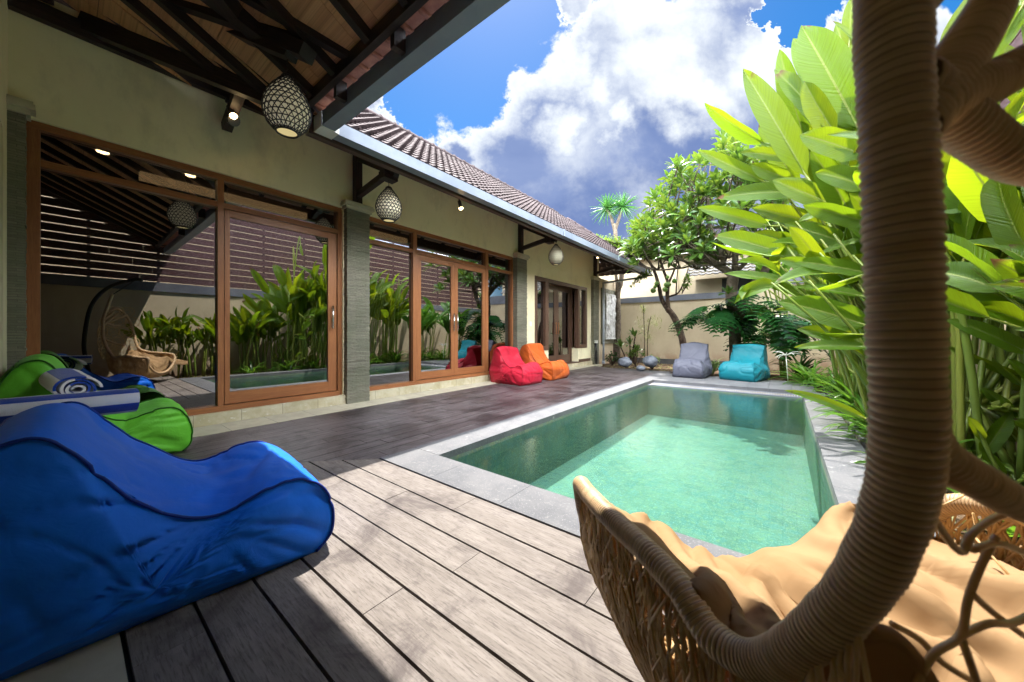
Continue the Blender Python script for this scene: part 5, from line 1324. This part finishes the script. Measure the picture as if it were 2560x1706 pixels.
# spiky dracaena beyond the roof
r = random.Random(6); root = thing('dracaena_tree', 'tall dracaena with two spiky rosettes above the end of the roof', 'tree', (at(1545, 860, Y=12.7).x, 12.7, 0)); A3 = lambda x, y: at(x, y, Y=12.7)
tb = MB(); b0 = A3(1543, 850); b0.z = -.1; limb(tb, [b0, A3(1546, 800), A3(1544, 740), A3(1552, 705), A3(1555, 670), A3(1547, 640), A3(1540, 600), A3(1537, 560)], .11, .07, 10); limb(tb, [b0+V((-.1, 0, 0)), A3(1540, 760), A3(1543, 720), A3(1540, 690), A3(1538, 665)], .09, .05, 8)
limb(tb, [A3(1537, 580), A3(1528, 545), A3(1518, 525)], .06, .045, 8); limb(tb, [A3(1537, 580), A3(1548, 545), A3(1556, 522)], .06, .045, 8); tb.build('trunk', MAT.pbark, root, True)
fb = MB()
for c in (A3(1517, 520), A3(1556, 517)):
    for k in range(120):
        az = r.uniform(0, 6.28); el = r.uniform(-.9, 1.5); d = V((math.cos(az)*math.cos(el), math.sin(az)*math.cos(el), math.sin(el))); l = r.uniform(.55, .75)
        rng.seed(k); paddle(fb, c, c+d*l+V((0, 0, -.12*l)), .040, r.uniform(-1, 1), .03, .1, 5, None, .05, 0, shape='sword')
fb.build('crown', MAT.spike, root, True)
# split-leaf philodendrons
def lobed(b, c, d, L, Wd, r, n=9):
    """leaf cut into fingers on both sides of the rib"""
    d = V(d).normalized(); s_ = d.cross(V((0, 0, 1))); s_ = s_.normalized() if s_.length > .1 else V((1, 0, 0)); nrm = s_.cross(d); rn = r.random()+.01
    for k in range(n):
        t = k/(n-1); ctr = c+d*(L*(.05+.85*t))+nrm*(.18*L*math.sin(math.pi*t))-V((0, 0, .25*L*t*t))
        wl = Wd*.5*(math.sin(math.pi*(.22+.70*t)))**.8; fw = L/n*1.05
        for sg in (-1, 1):
            o = s_*sg*wl+d*(wl*(.15+.5*t)); drop = V((0, 0, -.18*wl)); e = ctr+o+drop; m = ctr.lerp(e, .55)+nrm*.02
            b.quad([ctr-d*fw*.55, m-d*fw*.62, e, m+d*fw*.55, ctr+d*fw*.55], [(t, .5), (t, .7), (t, 1), (t, .7), (t, .5)], rn)
def philo(c, n, L, label, seed, hz=.6):
    r = random.Random(seed); c = V(c); root = thing('philodendron', label, 'philodendron', (c.x, c.y, -.06), 'split leaved philodendrons'); fb = MB(); sb = MB()
    for k in range(n):
        az = r.uniform(0, 6.28); el = r.uniform(-.2, 1.3); d = V((math.cos(az)*math.cos(el), math.sin(az)*math.cos(el), math.sin(el))); st = r.uniform(.25, .6)*L*1.5; q = c+d*st; sb.tube(cat_rom([c, c.lerp(q, .6)+V((0, 0, .06)), q], 3), .009, 5, True, .3)
        ld = V((d.x*.8+r.uniform(-.3, .3), d.y*.8-.35, -.35+r.uniform(-.3, .3))); lobed(fb, q, ld, L*r.uniform(.75, 1.1), L*.95, r)
    fb.build('leaves', MAT.dark, root, True); sb.build('stems', MAT.hstem, root, True)
    return root
philo(at(1775, 805, Y=9.95), 26, .62, 'split leaved philodendron climbing left of the frangipani trunk', 1)
philo(at(1872, 790, Y=9.9), 18, .62, 'split leaved philodendron hanging right of the frangipani trunk', 2)
philo(at(1940, 850, Y=10.6), 22, .66, 'dark split leaved philodendron behind the teal bean bag', 3)
philo(at(1990, 830, Y=11.3), 18, .66, 'dark philodendron by the garden pier', 4)
# bird of paradise like tall stems
r = random.Random(9); root = thing('palm_clump', 'tall thin green stems standing before the garden pier', 'palm', at(1935, 930, Y=10.9)); sb = MB(); fb = MB()
for k in range(9):
    p = at(1960+r.uniform(-8, 8), 930, Y=10.9); p.z = -.06; q = at(1895+k*9, 690+r.uniform(-20, 10), Y=10.9); sb.tube(cat_rom([p, p.lerp(q, .5)+V((.05, 0, .1)), q], 3), .014, 6, True, .2)
rng.seed(3)
paddle(fb, at(1915, 768, Y=10.4), at(1860, 826, Y=10.3), .42, .3, .05, .15, 10, .9)
for k in range(7): p = at(1900+k*9, 700, Y=10.9); paddle(fb, p, p+V((r.uniform(-.4, .4), r.uniform(-.3, .2), .6)), .22, r.uniform(-.6, .6), .05, .2, 8, None, .2)
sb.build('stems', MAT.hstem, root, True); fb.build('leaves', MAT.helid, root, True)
# slim olive plant, frangipani sapling, shrubs, variegated plant
r = random.Random(10); root = thing('pleomele_plant', 'slim olive leaved plant on two thin canes against the garden wall', 'plant', at(1618, 905, Y=12.4)); tb = MB(); fb = MB(); A4 = lambda x, y: at(x, y, Y=12.4)
for P in ([A4(1612, 905), A4(1611, 840), A4(1609, 780), A4(1608, 762)], [A4(1619, 905), A4(1619, 850), A4(1622, 815), A4(1628, 790)]): P[0].z = -.05; tb.tube(cat_rom(P, 4), .016, 6)
tb.build('stems', MAT.bark, root, True)
for k in range(300):
    cx, cy, sp_ = r.choice([(1620, 818, 17), (1605, 830, 14), (1632, 808, 14), (1640, 810, 10), (1623, 846, 9), (1609, 772, 4)]); c = A4(r.gauss(cx, sp_*.7), r.gauss(cy, sp_*.7)); c.y += r.uniform(-.2, .2); d = V((r.gauss(0, 1), r.gauss(0, 1), r.gauss(.2, .8))).normalized(); rng.seed(k); paddle(fb, c, c+d*.15, .018, 0, .05, .1, 4, None, .1, 0, shape='lance')
for k in range(36): c = A4(1609+r.uniform(-1, 1), r.uniform(760, 800)); d = V((r.gauss(0, 1), r.gauss(0, 1), .4)).normalized(); paddle(fb, c, c+d*.13, .02, 0, .05, .1, 4, None, .1, 0, shape='lance')
fb.build('leaves', MAT.olive, root, True)
root = thing('frangipani_sapling', 'young frangipani with whorled leaves beside the stone relief', 'plant', at(1580, 905, Y=11.5)); tb = MB(); fb = MB(); A5 = lambda x, y: at(x, y, Y=11.4)
p0 = A5(1570, 905); p0.z = -.05
for tx, ty in ((1588, 842), (1552, 868), (1575, 862), (1590, 880)):
    tb.tube(cat_rom([p0, p0.lerp(A5(tx, ty), .5)+V((.03, 0, -.03)), A5(tx, ty)], 4), .022, 7); rosette(fb, A5(tx, ty), (r.uniform(-.3, .3), -.3, .9), 14, .34, .085, r)
tb.build('stems', MAT.bark, root, True); fb.build('leaves', MAT.frang, root, True)
def shrub(c, rad, n, lf, mat, label, seed, cat='shrub'):
    r = random.Random(seed); c = V(c); root = thing('shrub', label, cat, (c.x, c.y, -.05)); fb = MB(); tb = MB()
    for k in range(n):
        d = V((r.gauss(0, 1), r.gauss(0, 1), abs(r.gauss(.3, .8)))).normalized(); q = c+d*rad*r.uniform(.4, 1); tb.tube([V((c.x, c.y, -.05)), q], .005, 4)
        for j in range(7):
            d2 = (d+V((r.gauss(0, .8), r.gauss(0, .8), r.gauss(0, .8)))).normalized(); rng.seed(r.randint(0, 10**6)); paddle(fb, q, q+d2*lf*r.uniform(.7, 1.1), lf*.33, 0, .05, .15, 4, None, .1, 0, shape='lance')
    tb.build('stems', MAT.bark, root); fb.build('leaves', mat, root, True); return root
def gp(px, py): return at(px, py, Z=0)
shrub(at(1590, 890, Y=11.2), .30, 45, .09, MAT.small, 'small leafy shrub between the boulders', 1)
shrub(at(1630, 905, Y=10.6), .22, 30, .09, MAT.varieg, 'low pale leaved shrub behind the right boulder', 2)
shrub(at(1530, 900, Y=11.2), .26, 40, .09, MAT.dark, 'dark low shrub under the stone relief', 3)
straps(at(1775, 915, Y=10.3).x, 10.3, 26, .75, .11, 'variegated broad leaf plant between the two far bean bags', 77, (.8, 1.4), MAT.varieg, 'leafy plants by the far wall', 'plant', nm='foliage_plant')
straps(at(1720, 900, Y=10.9).x, 10.9, 20, .35, .03, 'small grass tuft behind the grey bean bag', 78, (.6, 1.3), MAT.lily, 'leafy plants by the far wall', 'plant', nm='foliage_plant')
straps(.3, 10.9, 30, 1.0, .07, 'dark arching plant behind the lilies', 79, (.7, 1.4), MAT.dark, 'leafy plants by the far wall', 'plant', nm='foliage_plant')
# rocks
def rock(c, s_, label, seed):
    bm = bmesh.new(); bmesh.ops.create_icosphere(bm, subdivisions=4, radius=1)
    for v in bm.verts:
        q = v.co*1.3+V((seed*7, 0, 0)); v.co *= 1+.16*noise.fractal(q, 1, 2, 3); v.co = V((v.co.x*s_[0], v.co.y*s_[1], v.co.z*s_[2]))
    me = bpy.data.meshes.new('boulder'); bm.to_mesh(me); bm.free(); me.polygons.foreach_set('use_smooth', [True]*len(me.polygons)); me.materials.append(MAT.rock); o = bpy.data.objects.new('boulder', me); COL.objects.link(o); o.location = c; tag(o, label, 'boulder', 'boulders in the planting bed')
rock(at(1562, 906, Y=10.35), (.21, .19, .15), 'round blue grey boulder, left one at the end of the side deck', 1)
rock(at(1626, 904, Y=10.3), (.21, .19, .17), 'dark boulder partly covered by a pale shrub', 2)
rock(at(1602, 921, Y=9.95), (.13, .13, .08), 'small low boulder between the two large ones', 3)
# fallen leaves and litter on the bed
b = MB(); r = random.Random(2)
for k in range(1500):
    if r.random() < .5: x, y = r.uniform(-4.6, -2.2), r.uniform(9.4, 13.0)
    else: x, y = r.uniform(.68, 1.8), r.uniform(1.8, 12.5)
    if x < 0 and y < 10.3-1.05*(x+4.6)/2.2: continue
    a = r.uniform(0, 6.28); l = r.uniform(.02, .07); d = V((math.cos(a), math.sin(a), r.uniform(-.2, .4)))*l; s_ = V((-math.sin(a), math.cos(a), r.uniform(-.3, .3)))*l*.3; c = V((x, y, -.045)); b.quad([c-d, c+s_, c+d, c-s_], [(.9, .1)]*4, r.random()+.01)
o = b.build('leaf_litter', MAT.olive); o['kind'] = 'stuff'
for k, (px, py) in enumerate([(2137, 1278)]):
    b = MB(); c = gp(px, py); c.z = .008; paddle(b, c, c+V((.05, .01, .004)), .012, 0, .1, .2, 5, .9); tag(b.build('fallen_leaf', MAT.heli), 'small yellow fallen leaf on the right coping', 'leaf')
